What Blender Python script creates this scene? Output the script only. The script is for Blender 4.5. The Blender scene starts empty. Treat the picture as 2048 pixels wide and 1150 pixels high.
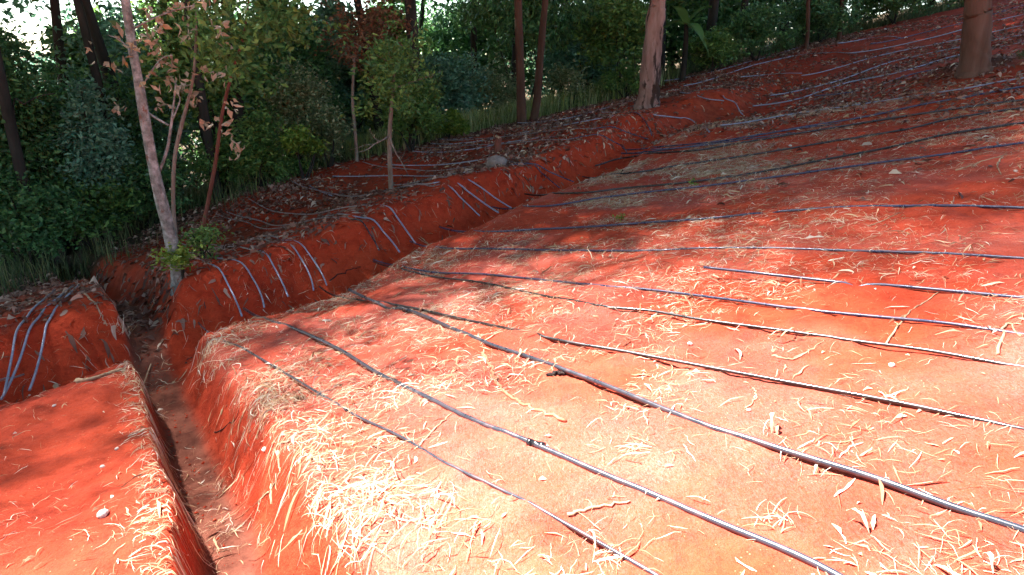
import bpy, math, random
import numpy as np
from mathutils import Vector, Matrix

rng = np.random.default_rng(7)
random.seed(7)
scene = bpy.context.scene
col = scene.collection

# ------------------------------------------------------------------ camera
IMW, IMH, FPX = 2048.0, 1150.0, 1335.0
PITCH = math.radians(19.3)
CAMH = 1.5
cam_d = bpy.data.cameras.new('camera')
cam = bpy.data.objects.new('camera', cam_d)
col.objects.link(cam)
cam.location = (0, 0, CAMH)
cam.rotation_euler = (math.radians(90) - PITCH, 0, 0)
cam_d.sensor_width = 36.0
cam_d.lens = 36.0 * FPX / IMW
cam_d.clip_start = 0.05
cam_d.clip_end = 3000
scene.camera = cam

# ------------------------------------------------------------------ sky, sun, exposure
SUN_AZ, SUN_EL = math.radians(-65), math.radians(60)      # azimuth from +Y towards +X
world = bpy.data.worlds.new('World')
scene.world = world
world.use_nodes = True
nt = world.node_tree
bg = nt.nodes['Background']
sky = nt.nodes.new('ShaderNodeTexSky')
sky.sky_type = 'NISHITA'
sky.sun_disc = False
sky.sun_elevation = SUN_EL
sky.sun_rotation = SUN_AZ
sky.air_density = 1.0
sky.dust_density = 0.4
nt.links.new(sky.outputs[0], bg.inputs[0])
bg.inputs[1].default_value = 0.05
sun_d = bpy.data.lights.new('sun', 'SUN')
sun_d.energy = 5.0
sun_d.angle = math.radians(1.2)
sun_d.color = (1.0, 0.97, 0.955)
sun = bpy.data.objects.new('sun', sun_d)
col.objects.link(sun)
SUNV = Vector((math.sin(SUN_AZ) * math.cos(SUN_EL), math.cos(SUN_AZ) * math.cos(SUN_EL), math.sin(SUN_EL)))
sun.rotation_euler = SUNV.to_track_quat('Z', 'Y').to_euler()
sun.location = (0, 0, 40)
vs = scene.view_settings
vs.view_transform = 'Standard'
vs.look = 'None'
vs.gamma = 1.0
vs.use_curve_mapping = False
vs.exposure = 3.35

# ------------------------------------------------------------------ terrain maths
# plan coordinates: s runs along the cross ditch (away to the right), w runs downhill (away to the left)
# === MATH START
AZ = math.radians(40)
P0 = np.array([-2.6, 4.9])
ES = np.array([math.sin(AZ), math.cos(AZ)])
EW = np.array([-math.cos(AZ), math.sin(AZ)])

def to_sw(x, y):
    dx, dy = x - P0[0], y - P0[1]
    return dx * ES[0] + dy * ES[1], dx * EW[0] + dy * EW[1]

def to_xy(s, w):
    return P0[0] + s * ES[0] + w * EW[0], P0[1] + s * ES[1] + w * EW[1]

CP = np.array([
    # near bed
    (-2.1, -5.1, 0.0), (-0.2, -5.3, 0.14), (0.7, -5.2, 0.23), (3.6, -4.9, 0.5), (8.2, -4.5, 0.98), (10.4, -3.7, 1.25),
    (-0.8, -4.1, -0.08), (-1.4, -3.1, -0.2), (-5, -4, -0.15), (-5, 0, -0.75), (-3, -1.5, -0.48), (-10, -4, -0.3),
    (1.5, -2.6, -0.13), (5, -2.4, 0.22), (9, -2, 0.66), (-3, -12, 1.3), (8, -12, 2.4), (18, -12, 3.9), (18, -5, 2.4),
    (-12, -14, 1.2), (-20, -2, -0.8),
    # lip of the near bed
    (-1.5, 0, -0.62), (0.1, 0, -0.59), (1.05, 0, -0.57), (1.9, 0, -0.51), (2.4, 0, -0.38), (2.9, 0, -0.30), (3.8, 0, -0.25),
    (4.9, 0, -0.12), (6.5, 0, 0.02), (10.3, 0, 0.32), (14.4, 0, 0.85),
    # crest of the second bed
    (-4, 1.15, -0.66), (-1.5, 1.15, -0.6), (0.8, 1.15, -0.49), (1.3, 1.15, -0.44), (2.0, 1.15, -0.40), (2.6, 1.15, -0.35), (3.1, 1.15, -0.27),
    (4.0, 1.15, -0.10), (4.6, 1.15, -0.07), (5.5, 1.15, -0.06), (7.5, 1.15, 0.25), (9.1, 1.15, 0.46), (11.9, 1.15, 0.68),
    # second bed and the forest edge
    (5.0, 3.4, -0.62), (2.4, 3.0, -0.86), (8.5, 3.2, 0.02),
    (0, 6, -1.69), (1, 6, -1.56), (2.4, 6, -1.38), (3.9, 6, -0.95), (6.1, 6, -0.66), (8.2, 6, -0.44), (11.4, 5.9, -0.19),
    (14.4, 4.2, 0.45), (16.6, 3.6, 0.93), (21.9, 2.6, 1.69), (26.6, 0.8, 2.56), (27, -2.7, 3.3), (30, -12, 5.2),
    (-6, 6, -1.9), (-14, 8, -2.6),
    # forest and valley
    (0, 14, -3.1), (8, 14, -2.2), (16, 12, -1.0), (26, 10, 0.6), (36, 8, 2.0), (45, 0, 4.6), (-14, 18, -4.2), (0, 28, -5.4),
    (14, 28, -4.0), (30, 26, -1.6), (48, 22, 1.2), (-20, 34, -6.6), (60, -10, 7.5),
], dtype=float)

def _phi(r2):
    return np.where(r2 > 1e-9, r2 * np.log(np.maximum(r2, 1e-9)), 0.0)

def _solve():
    n = len(CP)
    d2 = ((CP[:, None, :2] - CP[None, :, :2]) ** 2).sum(-1)
    A = np.zeros((n + 3, n + 3))
    A[:n, :n] = _phi(d2) + np.eye(n) * 0.35
    A[:n, n] = 1
    A[:n, n + 1:n + 3] = CP[:, :2]
    A[n:, :n] = A[:n, n:].T
    b = np.zeros(n + 3)
    b[:n] = CP[:, 2]
    return np.linalg.solve(A, b)

_W = _solve()

def base_h(s, w):
    s = np.asarray(s, float); w = np.asarray(w, float)
    shp = s.shape
    sc = np.clip(s, -25, 62).ravel(); wc = np.clip(w, -16, 36).ravel()
    out = np.empty(sc.size)
    n = len(CP)
    for i in range(0, sc.size, 40000):
        a, b = sc[i:i + 40000], wc[i:i + 40000]
        d2 = (a[:, None] - CP[None, :, 0]) ** 2 + (b[:, None] - CP[None, :, 1]) ** 2
        out[i:i + 40000] = _phi(d2) @ _W[:n] + _W[n] + _W[n + 1] * a + _W[n + 2] * b
    return out.reshape(shp)

_perm = np.random.default_rng(3).random((256, 256))

def vnoise(x, y):
    xi = np.floor(x).astype(int); yi = np.floor(y).astype(int)
    fx = x - xi; fy = y - yi
    fx = fx * fx * (3 - 2 * fx); fy = fy * fy * (3 - 2 * fy)
    g = lambda i, j: _perm[i & 255, j & 255]
    return ((g(xi, yi) * (1 - fx) + g(xi + 1, yi) * fx) * (1 - fy) + (g(xi, yi + 1) * (1 - fx) + g(xi + 1, yi + 1) * fx) * fy) * 2 - 1

def sstep(a, b, x):
    t = np.clip((x - a) / (b - a), 0, 1)
    return t * t * (3 - 2 * t)

def trench_left(w):
    # left rim of the downhill drain, as s for a given w
    return np.interp(w, [-9, -3.0, -2.1, -0.85, -0.4, 0, 1.2, 3, 7, 12], [-3.2, -1.40, -1.05, -0.66, -0.55, -0.42, -0.1, 0.3, 0.9, 1.6])

def trench_width(w):
    return np.interp(w, [-9, -3.0, -0.7, 0, 1.2, 3, 9], [0.66, 0.58, 0.50, 0.52, 0.62, 0.7, 0.7])

def masks(s, w):
    rag = 0.06 * vnoise(s * 2.0 + 9, w * 2.0) + 0.010 * vnoise(s * 7, w * 7 + 4)
    # cross ditch
    we = w - 0.10 * vnoise(s * 0.9 + 3, np.zeros_like(s) + 2) - rag
    dep = 0.46 * (1 - 0.45 * sstep(5, 10, s)) * (1 - sstep(12, 17, s))
    prof = sstep(-0.10, 0.26, we) * (1 - sstep(0.50, 1.08, we))
    B = dep * prof
    # downhill drain
    a = (s - trench_left(w) + rag * 0.5) / trench_width(w)
    wall = sstep(-0.03, 0.16, a) * (1 - sstep(0.50, 1.12, a))
    depA = 0.40 * (1 - 0.5 * sstep(4, 9, w)) * (1 - sstep(9, 12, w))
    A = depA * wall
    cut = np.maximum(A, B) + 0.15 * np.minimum(A, B)
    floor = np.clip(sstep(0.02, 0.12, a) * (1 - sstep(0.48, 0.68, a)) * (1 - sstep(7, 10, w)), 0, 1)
    return cut, floor

def forest_edge(s):
    return np.interp(s, [-20, -3, 0, 2.5, 4, 8, 11.4, 14.4, 16.6, 21.9, 26.6, 30, 50], [5, 5.2, 5.4, 5.8, 6.0, 6.3, 6.0, 4.6, 3.9, 2.9, 1.2, -1, -8])

def height(s, w, fine=True):
    s = np.asarray(s, float); w = np.asarray(w, float)
    z = base_h(s, w)
    cut, floor = masks(s, w)
    near = 1 - sstep(9, 20, np.hypot(s, w))
    z = z - cut
    # rounded shoulders of the beds
    z = z - 0.07 * np.exp(-((w + 0.0) / 0.35) ** 2) * (1 - sstep(12, 16, s))
    z = z + 0.03 * np.exp(-((w - 1.3) / 0.4) ** 2) * (1 - sstep(12, 16, s)) * sstep(-0.35, 0.5, np.abs(s - trench_left(w) - 0.35) - 0.2)
    z = z + 0.035 * vnoise(s * 0.8, w * 0.8 + 5) + 0.018 * vnoise(s * 2.1 + 2, w * 2.1)
    z = z + 0.10 * vnoise(s * 0.21 + 7, w * 0.21) * sstep(2, 6, w)
    bank = sstep(0.15, 0.45, w) * (1 - sstep(1.2, 1.8, w))
    z = z + bank * (0.035 * vnoise(s * 2.6 + 5, w * 2.6) + 0.022 * vnoise(s * 5.3, w * 5.3 + 2)) * (1 - sstep(12, 16, s))
    z = z + 0.16 * np.exp(-(((s - 10.6) / 0.75) ** 2 + ((w + 3.6) / 0.75) ** 2))     # root mound of the large tree
    if fine:
        k = 0.35 + 0.65 * sstep(-0.35, 0.55, vnoise(s * 1.1 + 31, w * 1.1))
        z = z + near * k * (0.014 * vnoise(s * 6, w * 6 + 8) + 0.010 * vnoise(s * 13 + 1, w * 13) + 0.009 * np.abs(vnoise(s * 24, w * 24)) + 0.004 * vnoise(s * 41, w * 41))
    return z

def height_xy(x, y, fine=True):
    s, w = to_sw(np.asarray(x, float), np.asarray(y, float))
    return height(s, w, fine)

def pix_dir(px, py):
    a = px - IMW / 2; b = IMH / 2 - py
    return np.array([a, FPX * math.cos(PITCH) + b * math.sin(PITCH), b * math.cos(PITCH) - FPX * math.sin(PITCH)]) / FPX

def ground_at(px, py, tmax=60.0):
    """the first point of the ground seen in that direction from the photographer's place"""
    d = pix_dir(px, py)
    t = np.concatenate([np.arange(1.2, 12, 0.02), np.arange(12, tmax, 0.06)])
    X = d[0] * t; Y = d[1] * t; Z = CAMH + d[2] * t
    g = height_xy(X, Y, False)
    k = int(np.argmax(Z < g))
    if Z[k] >= g[k]:
        k = len(t) - 1
    return np.array([X[k], Y[k], g[k]])

def at(px, py, Y):
    d = pix_dir(px, py)
    t = Y / d[1]
    return np.array([d[0] * t, Y, CAMH + d[2] * t])

def at_w(px, py, w):
    """point of that direction over the line w = const"""
    d = pix_dir(px, py)
    t = (w + P0 @ EW) / (d[:2] @ EW)
    return np.array([d[0] * t, d[1] * t, CAMH + d[2] * t])
# === MATH END

# ------------------------------------------------------------------ helpers
def tag(o, label, cat, group=None):
    o['label'] = label
    o['category'] = cat
    if group:
        o['group'] = group
    return o

def link(name, me, parent=None, mat=None):
    o = bpy.data.objects.new(name, me)
    col.objects.link(o)
    if mat is not None and me is not None:
        me.materials.clear(); me.materials.append(mat)
    if parent is not None:
        o.parent = parent
    return o

def empty(name, loc, rz=0.0):
    o = bpy.data.objects.new(name, None)
    col.objects.link(o)
    o.location = loc
    o.rotation_euler = (0, 0, rz)
    o.empty_display_size = 0.2
    return o

def mesh_np(name, verts, faces, smooth=False):
    """verts (n,3) array; faces (m,k) array of one polygon size, or a list of such arrays"""
    if not isinstance(faces, list):
        faces = [faces]
    faces = [np.asarray(f, dtype=np.int32) for f in faces if len(f)]
    me = bpy.data.meshes.new(name)
    verts = np.asarray(verts, dtype=np.float32)
    me.vertices.add(len(verts))
    me.vertices.foreach_set('co', verts.ravel())
    nl = sum(f.size for f in faces); nf = sum(len(f) for f in faces)
    me.loops.add(nl)
    me.loops.foreach_set('vertex_index', np.concatenate([f.ravel() for f in faces]))
    me.polygons.add(nf)
    tot = np.concatenate([np.full(len(f), f.shape[1], np.int32) for f in faces])
    start = np.concatenate([[0], np.cumsum(tot)[:-1]]).astype(np.int32)
    me.polygons.foreach_set('loop_start', start)
    me.polygons.foreach_set('loop_total', tot)
    if smooth:
        me.polygons.foreach_set('use_smooth', np.ones(nf, bool))
    me.update(calc_edges=True)
    me.validate()
    return me

def catmull(P, n=6):
    P = np.asarray(P, float)
    if len(P) < 3:
        t = np.linspace(0, 1, n + 1)[:, None]
        return P[0] * (1 - t) + P[-1] * t
    Q = np.vstack([2 * P[0] - P[1], P, 2 * P[-1] - P[-2]])
    out = []
    for i in range(1, len(Q) - 2):
        p0, p1, p2, p3 = Q[i - 1:i + 3]
        for t in np.linspace(0, 1, n, endpoint=False):
            out.append(0.5 * (2 * p1 + (p2 - p0) * t + (2 * p0 - 5 * p1 + 4 * p2 - p3) * t * t + (3 * p1 - p0 - 3 * p2 + p3) * t ** 3))
    out.append(P[-1])
    return np.array(out)

def tube_geo(path, radii, sides=8, wob=0.0, cap=True, r=None):
    """vertices and faces of a tapered tube along a path"""
    P = np.asarray(path, float); n = len(P)
    R = np.asarray(radii, float) * np.ones(n)
    T = np.gradient(P, axis=0)
    T /= np.linalg.norm(T, axis=1)[:, None] + 1e-12
    up = np.array([0, 0, 1.0]) if abs(T[0, 2]) < 0.9 else np.array([1.0, 0, 0])
    V = []
    for i in range(n):
        a = np.cross(T[i], up); a /= np.linalg.norm(a) + 1e-12
        b = np.cross(a, T[i]); up = b
        th = np.linspace(0, 2 * np.pi, sides, endpoint=False)
        rr = R[i] * np.ones(sides)
        if wob:
            rr = rr * (1 + wob * np.array([vnoise(np.array([3 * math.cos(q) + 11]), np.array([3 * math.sin(q) + i * 0.45]))[0] for q in th]))
        V.append(P[i] + np.outer(np.cos(th) * rr, a) + np.outer(np.sin(th) * rr, b))
    V = np.vstack(V)
    F = []
    for i in range(n - 1):
        k = np.arange(sides); k2 = (k + 1) % sides
        F.append(np.stack([i * sides + k, i * sides + k2, (i + 1) * sides + k2, (i + 1) * sides + k], 1))
    F = np.vstack(F)
    if cap:
        m = len(V)
        V = np.vstack([V, P[0], P[-1]])
        k = np.arange(sides); k2 = (k + 1) % sides
        tri = np.vstack([np.stack([np.full(sides, m), k2, k], 1), np.stack([np.full(sides, m + 1), (n - 1) * sides + k, (n - 1) * sides + k2], 1)])
    else:
        tri = np.zeros((0, 3), int)
    return V, F, tri

class Geo:
    def __init__(self):
        self.v = []; self.q = []; self.t = []; self.n = 0
    def add(self, V, Q, T=None):
        self.v.append(V)
        if len(Q): self.q.append(np.asarray(Q) + self.n)
        if T is not None and len(T): self.t.append(np.asarray(T) + self.n)
        self.n += len(V)
    def tube(self, path, radii, sides=8, wob=0.0):
        V, F, T = tube_geo(path, radii, sides, wob)
        self.add(V, F, T)
    def mesh(self, name, smooth=True):
        fs = []
        if self.q: fs.append(np.vstack(self.q))
        if self.t: fs.append(np.vstack(self.t))
        return mesh_np(name, np.vstack(self.v), fs, smooth)

# ------------------------------------------------------------------ materials
def new_mat(name):
    m = bpy.data.materials.new(name)
    m.use_nodes = True
    n = m.node_tree.nodes; l = m.node_tree.links
    b = n['Principled BSDF']
    return m, n, l, b

def noise_node(n, l, scale, detail=4, rough=0.6, vec=None):
    t = n.new('ShaderNodeTexNoise')
    t.inputs['Scale'].default_value = scale
    t.inputs['Detail'].default_value = detail
    t.inputs['Roughness'].default_value = rough
    if vec is not None:
        l.new(vec, t.inputs['Vector'])
    return t

def ramp(n, l, fac, stops):
    r = n.new('ShaderNodeValToRGB')
    e = r.color_ramp.elements
    e[0].position, e[0].color = stops[0][0], (*stops[0][1], 1)
    e[1].position, e[1].color = stops[-1][0], (*stops[-1][1], 1)
    for p, c in stops[1:-1]:
        x = e.new(p); x.color = (*c, 1)
    l.new(fac, r.inputs[0])
    return r

def mixc(n, l, fac, a, b, mode='MIX'):
    m = n.new('ShaderNodeMix')
    m.data_type = 'RGBA'; m.blend_type = mode
    for sock, val in ((m.inputs[0], fac), (m.inputs[6], a), (m.inputs[7], b)):
        if hasattr(val, 'is_linked') or hasattr(val, 'links'):
            l.new(val, sock)
        elif isinstance(val, (int, float)):
            sock.default_value = val
        else:
            sock.default_value = (*val, 1)
    return m.outputs[2]

def soil_material():
    m, n, l, b = new_mat('red_soil')
    geo = n.new('ShaderNodeNewGeometry')
    P = geo.outputs['Position']
    big = noise_node(n, l, 0.9, 4, 0.55, P)
    mid = noise_node(n, l, 9.0, 6, 0.65, P)
    fin = noise_node(n, l, 120.0, 4, 0.7, P)
    c1 = ramp(n, l, big.outputs[0], [(0.3, (0.36, 0.034, 0.012)), (0.55, (0.45, 0.049, 0.016)), (0.75, (0.50, 0.063, 0.022))])
    c2 = ramp(n, l, mid.outputs[0], [(0.3, (0.68, 0.62, 0.58)), (0.5, (1, 1, 1)), (0.72, (1.12, 1.2, 1.25))])
    c = mixc(n, l, 1.0, c1.outputs[0], c2.outputs[0], 'MULTIPLY')
    c3 = ramp(n, l, fin.outputs[0], [(0.3, (0.72, 0.70, 0.68)), (0.5, (1, 1, 1)), (0.75, (1.2, 1.25, 1.3))])
    c = mixc(n, l, 0.8, c, c3.outputs[0], 'MULTIPLY')
    # crumbs of pale chaff
    vor = n.new('ShaderNodeTexVoronoi'); vor.inputs['Scale'].default_value = 38
    l.new(P, vor.inputs['Vector'])
    sp = ramp(n, l, vor.outputs['Distance'], [(0.07, (1, 1, 1)), (0.13, (0, 0, 0))])
    th = ramp(n, l, noise_node(n, l, 3.0, 3, 0.5, P).outputs[0], [(0.46, (0, 0, 0)), (0.62, (0.8, 0.8, 0.8))])
    k = mixc(n, l, 1.0, sp.outputs[0], th.outputs[0], 'MULTIPLY')
    c = mixc(n, l, k, c, (0.52, 0.30, 0.16))
    # fibrous chaff trodden into the bed
    at3 = n.new('ShaderNodeAttribute'); at3.attribute_name = 'chaff'
    mpf = n.new('ShaderNodeMapping'); mpf.inputs['Scale'].default_value = (1.0, 0.35, 1.0); mpf.inputs['Rotation'].default_value = (0, 0, 0.7)
    l.new(P, mpf.inputs[0])
    fb = noise_node(n, l, 150.0, 4, 0.7, mpf.outputs[0]); fb.inputs['Distortion'].default_value = 1.5
    fr = ramp(n, l, fb.outputs[0], [(0.40, (0.08, 0.08, 0.08)), (0.68, (0.62, 0.62, 0.62))])
    k2 = mixc(n, l, 1.0, fr.outputs[0], at3.outputs['Color'], 'MULTIPLY')
    c = mixc(n, l, k2, c, (0.56, 0.345, 0.30))
    # silt on the drain floor and leaf mould under the trees are different soils
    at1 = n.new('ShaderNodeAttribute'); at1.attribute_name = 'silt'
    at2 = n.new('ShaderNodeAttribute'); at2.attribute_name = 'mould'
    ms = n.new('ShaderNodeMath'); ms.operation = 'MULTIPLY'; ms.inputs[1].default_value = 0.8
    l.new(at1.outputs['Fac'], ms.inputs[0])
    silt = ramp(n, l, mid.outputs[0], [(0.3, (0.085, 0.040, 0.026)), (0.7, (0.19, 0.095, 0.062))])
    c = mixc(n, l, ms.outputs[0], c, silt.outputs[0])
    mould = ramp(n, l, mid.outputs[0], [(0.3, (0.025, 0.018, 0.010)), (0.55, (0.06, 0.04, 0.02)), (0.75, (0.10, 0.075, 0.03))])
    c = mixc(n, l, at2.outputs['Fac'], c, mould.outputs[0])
    l.new(c, b.inputs['Base Color'])
    b.inputs['Roughness'].default_value = 0.95
    b.inputs['Specular IOR Level'].default_value = 0.15
    bm1 = n.new('ShaderNodeBump'); bm1.inputs['Strength'].default_value = 0.7; bm1.inputs['Distance'].default_value = 0.035
    l.new(noise_node(n, l, 22, 6, 0.7, P).outputs[0], bm1.inputs['Height'])
    bm2 = n.new('ShaderNodeBump'); bm2.inputs['Strength'].default_value = 0.6; bm2.inputs['Distance'].default_value = 0.006
    l.new(fin.outputs[0], bm2.inputs['Height'])
    l.new(bm1.outputs[0], bm2.inputs['Normal'])
    l.new(bm2.outputs[0], b.inputs['Normal'])
    return m

def leafy(name, stops, trans=0.35, rough=0.5):
    m, n, l, b = new_mat(name)
    geo = n.new('ShaderNodeNewGeometry')
    r = ramp(n, l, geo.outputs['Random Per Island'], stops)
    l.new(r.outputs[0], b.inputs['Base Color'])
    b.inputs['Roughness'].default_value = rough
    b.inputs['Specular IOR Level'].default_value = 0.3
    tr = n.new('ShaderNodeBsdfTranslucent')
    l.new(r.outputs[0], tr.inputs[0])
    mx = n.new('ShaderNodeMixShader'); mx.inputs[0].default_value = trans
    l.new(b.outputs[0], mx.inputs[1]); l.new(tr.outputs[0], mx.inputs[2])
    l.new(mx.outputs[0], n['Material Output'].inputs[0])
    return m

def bark(name, stops, scale=6, stretch=0.25, patch=None, bump=0.5):
    m, n, l, b = new_mat(name)
    tc = n.new('ShaderNodeTexCoord')
    mp = n.new('ShaderNodeMapping'); mp.inputs['Scale'].default_value = (1, 1, stretch)
    l.new(tc.outputs['Object'], mp.inputs[0])
    t = noise_node(n, l, scale, 7, 0.65, mp.outputs[0])
    c = ramp(n, l, t.outputs[0], stops).outputs[0]
    if patch:
        mp2 = n.new('ShaderNodeMapping'); mp2.inputs['Scale'].default_value = (1.6, 1.6, patch[3] if len(patch) > 3 else 1.0)
        l.new(tc.outputs['Object'], mp2.inputs[0])
        t2 = noise_node(n, l, patch[0], 5, 0.65, mp2.outputs[0])
        f = ramp(n, l, t2.outputs[0], [(patch[1], (0, 0, 0)), (patch[1] + 0.05, (1, 1, 1))])
        c = mixc(n, l, f.outputs[0], c, patch[2])
    l.new(c, b.inputs['Base Color'])
    b.inputs['Roughness'].default_value = 0.9
    b.inputs['Specular IOR Level'].default_value = 0.2
    bp = n.new('ShaderNodeBump'); bp.inputs['Strength'].default_value = bump; bp.inputs['Distance'].default_value = 0.02
    t3 = noise_node(n, l, scale * 4, 6, 0.7, mp.outputs[0])
    l.new(t3.outputs[0], bp.inputs['Height'])
    l.new(bp.outputs[0], b.inputs['Normal'])
    return m

def plain(name, stops, scale=20, rough=0.8, spec=0.2, bump=0.3):
    m, n, l, b = new_mat(name)
    tc = n.new('ShaderNodeTexCoord')
    t = noise_node(n, l, scale, 5, 0.6, tc.outputs['Object'])
    l.new(ramp(n, l, t.outputs[0], stops).outputs[0], b.inputs['Base Color'])
    b.inputs['Roughness'].default_value = rough
    b.inputs['Specular IOR Level'].default_value = spec
    bp = n.new('ShaderNodeBump'); bp.inputs['Strength'].default_value = bump; bp.inputs['Distance'].default_value = 0.01
    l.new(t.outputs[0], bp.inputs['Height']); l.new(bp.outputs[0], b.inputs['Normal'])
    return m

M_SOIL = soil_material()
def pipe_mat(name, c, dust):
    m, n, l, b = new_mat(name)
    geo = n.new('ShaderNodeNewGeometry')
    t = noise_node(n, l, 14, 5, 0.6, geo.outputs['Position'])
    f = ramp(n, l, t.outputs[0], [(0.50, (0, 0, 0)), (0.74, (dust, dust, dust))])
    l.new(mixc(n, l, f.outputs[0], c, (0.28, 0.07, 0.04)), b.inputs['Base Color'])
    rr = ramp(n, l, t.outputs[0], [(0.35, (0.22,) * 3), (0.75, (0.5,) * 3)])
    l.new(rr.outputs[0], b.inputs['Roughness'])
    b.inputs['Specular IOR Level'].default_value = 0.8
    return m
M_PIPE = pipe_mat('black_pipe', (0.026, 0.029, 0.040), 0.2)
M_PIPE_BLACK = pipe_mat('deep_black_pipe', (0.006, 0.006, 0.008), 0.10)
M_PIPE_DULL_DUSTY = pipe_mat('dull_dusty_pipe', (0.20, 0.15, 0.15), 0.5)  # dull tone for stretches without the painted sky sheen, plus soil dust
M_PIPE_SKYSHEEN = pipe_mat('sky_sheen_blue_grey_pipe', (0.24, 0.26, 0.33), 0.2)  # sky highlight on the pipes painted into the base colour
M_PIPE_BLUE = pipe_mat('blue_black_pipe', (0.022, 0.030, 0.075), 0.3)
M_STRAW = leafy('dry_straw', [(0.0, (0.30, 0.15, 0.08)), (0.25, (0.42, 0.25, 0.13)), (0.6, (0.54, 0.37, 0.22)), (0.85, (0.64, 0.51, 0.37)), (1.0, (0.74, 0.65, 0.53))], 0.08, 0.75)
M_BROWNLEAF = leafy('dead_leaf_litter', [(0.0, (0.10, 0.035, 0.022)), (0.5, (0.19, 0.085, 0.055)), (0.85, (0.32, 0.17, 0.12)), (1.0, (0.55, 0.38, 0.28))], 0.1, 0.7)
M_STICK = bark('weathered_stick', [(0.3, (0.30, 0.16, 0.09)), (0.6, (0.52, 0.36, 0.22)), (0.8, (0.62, 0.47, 0.32))], 18)
M_REDSTICK = bark('soil_caked_root', [(0.3, (0.36, 0.10, 0.05)), (0.6, (0.50, 0.18, 0.10)), (0.8, (0.56, 0.30, 0.18))], 18)
M_CHAR = bark('charred_wood', [(0.3, (0.012, 0.010, 0.009)), (0.7, (0.05, 0.03, 0.025))], 20)
M_STONE = plain('stone', [(0.3, (0.16, 0.12, 0.10)), (0.7, (0.34, 0.27, 0.23))], 9)
M_CHALK = plain('pale_stone', [(0.3, (0.55, 0.42, 0.34)), (0.7, (0.75, 0.66, 0.56))], 30)

# ------------------------------------------------------------------ ground
def axis(dense):
    """dense: list of (from, to, step); grows outwards geometrically"""
    a = []
    for lo, hi, st in dense:
        a.append(np.arange(lo, hi, st))
    a = np.concatenate(a)
    lo, hi = a[0], a[-1]
    left = []; st = dense[0][2]; x = lo
    while x > -900:
        st *= 1.14; x -= st; left.append(x)
    right = []; st = dense[-1][2]; x = hi
    while x < 900:
        st *= 1.14; x += st; right.append(x)
    return np.concatenate([left[::-1], a, right])

def build_ground():
    S = axis([(-4.2, -2.2, 0.05), (-2.2, 6.5, 0.026), (6.5, 14, 0.06), (14, 30, 0.16)])
    Wx = axis([(-6.6, -4.6, 0.04), (-4.6, 1.8, 0.024), (1.8, 7, 0.06), (7, 16, 0.2)])
    s, w = np.meshgrid(S, Wx, indexing='ij')
    z = height(s, w)
    # beyond the mapped hillside the land levels out
    x, y = to_xy(s, w)
    ns, nw = len(S), len(Wx)
    idx = np.arange(ns * nw).reshape(ns, nw)
    F = np.stack([idx[:-1, :-1].ravel(), idx[:-1, 1:].ravel(), idx[1:, 1:].ravel(), idx[1:, :-1].ravel()], 1)
    F = F[:, ::-1]
    V = np.stack([x.ravel(), y.ravel(), z.ravel()], 1)
    me = mesh_np('ground', V, F, True)
    cut, floor = masks(s, w)
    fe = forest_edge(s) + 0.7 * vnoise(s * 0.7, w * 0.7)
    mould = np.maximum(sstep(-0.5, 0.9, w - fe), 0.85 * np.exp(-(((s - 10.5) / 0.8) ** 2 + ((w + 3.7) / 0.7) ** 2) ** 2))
    a_ = (s - trench_left(w)) / trench_width(w)
    chaff = np.clip(0.32 + 0.25 * vnoise(s * 0.55 + 2, w * 0.55 + 8) + 0.3 * vnoise(s * 1.7, w * 1.7) + 0.15 * vnoise(s * 6, w * 6), 0.05, 1) * (w < 0.0) * sstep(0.9, 1.1, a_) * (1 - sstep(4, 8, s))
    chaff = np.maximum(chaff, 0.08 * (w < 0) * (a_ < 0))
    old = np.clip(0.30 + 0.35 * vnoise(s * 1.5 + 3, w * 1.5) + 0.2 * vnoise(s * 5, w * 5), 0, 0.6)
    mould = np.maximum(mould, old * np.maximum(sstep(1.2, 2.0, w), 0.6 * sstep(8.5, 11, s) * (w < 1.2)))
    for nm, arr in (('silt', floor), ('mould', mould), ('chaff', chaff)):
        a = me.attributes.new(nm, 'FLOAT', 'POINT')
        a.data.foreach_set('value', arr.astype(np.float32).ravel())
    o = link('ground', me, None, M_SOIL)
    o['kind'] = 'structure'
    return o
ground = build_ground()

def normal_xy(x, y, e=0.06):
    x = np.asarray(x, float); y = np.asarray(y, float)
    h0 = height_xy(x - e, y, False); h1 = height_xy(x + e, y, False)
    h2 = height_xy(x, y - e, False); h3 = height_xy(x, y + e, False)
    N = np.stack([-(h1 - h0) / (2 * e), -(h3 - h2) / (2 * e), np.ones_like(x)], -1)
    return N / np.linalg.norm(N, axis=-1)[..., None]

# ------------------------------------------------------------------ drip pipes
def resample(P, step):
    d = np.concatenate([[0], np.cumsum(np.linalg.norm(np.diff(P[:, :2], axis=0), axis=1))])
    n = max(4, int(d[-1] / step))
    t = np.linspace(0, d[-1], n)
    return np.stack([np.interp(t, d, P[:, k]) for k in range(P.shape[1])], 1)

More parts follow.
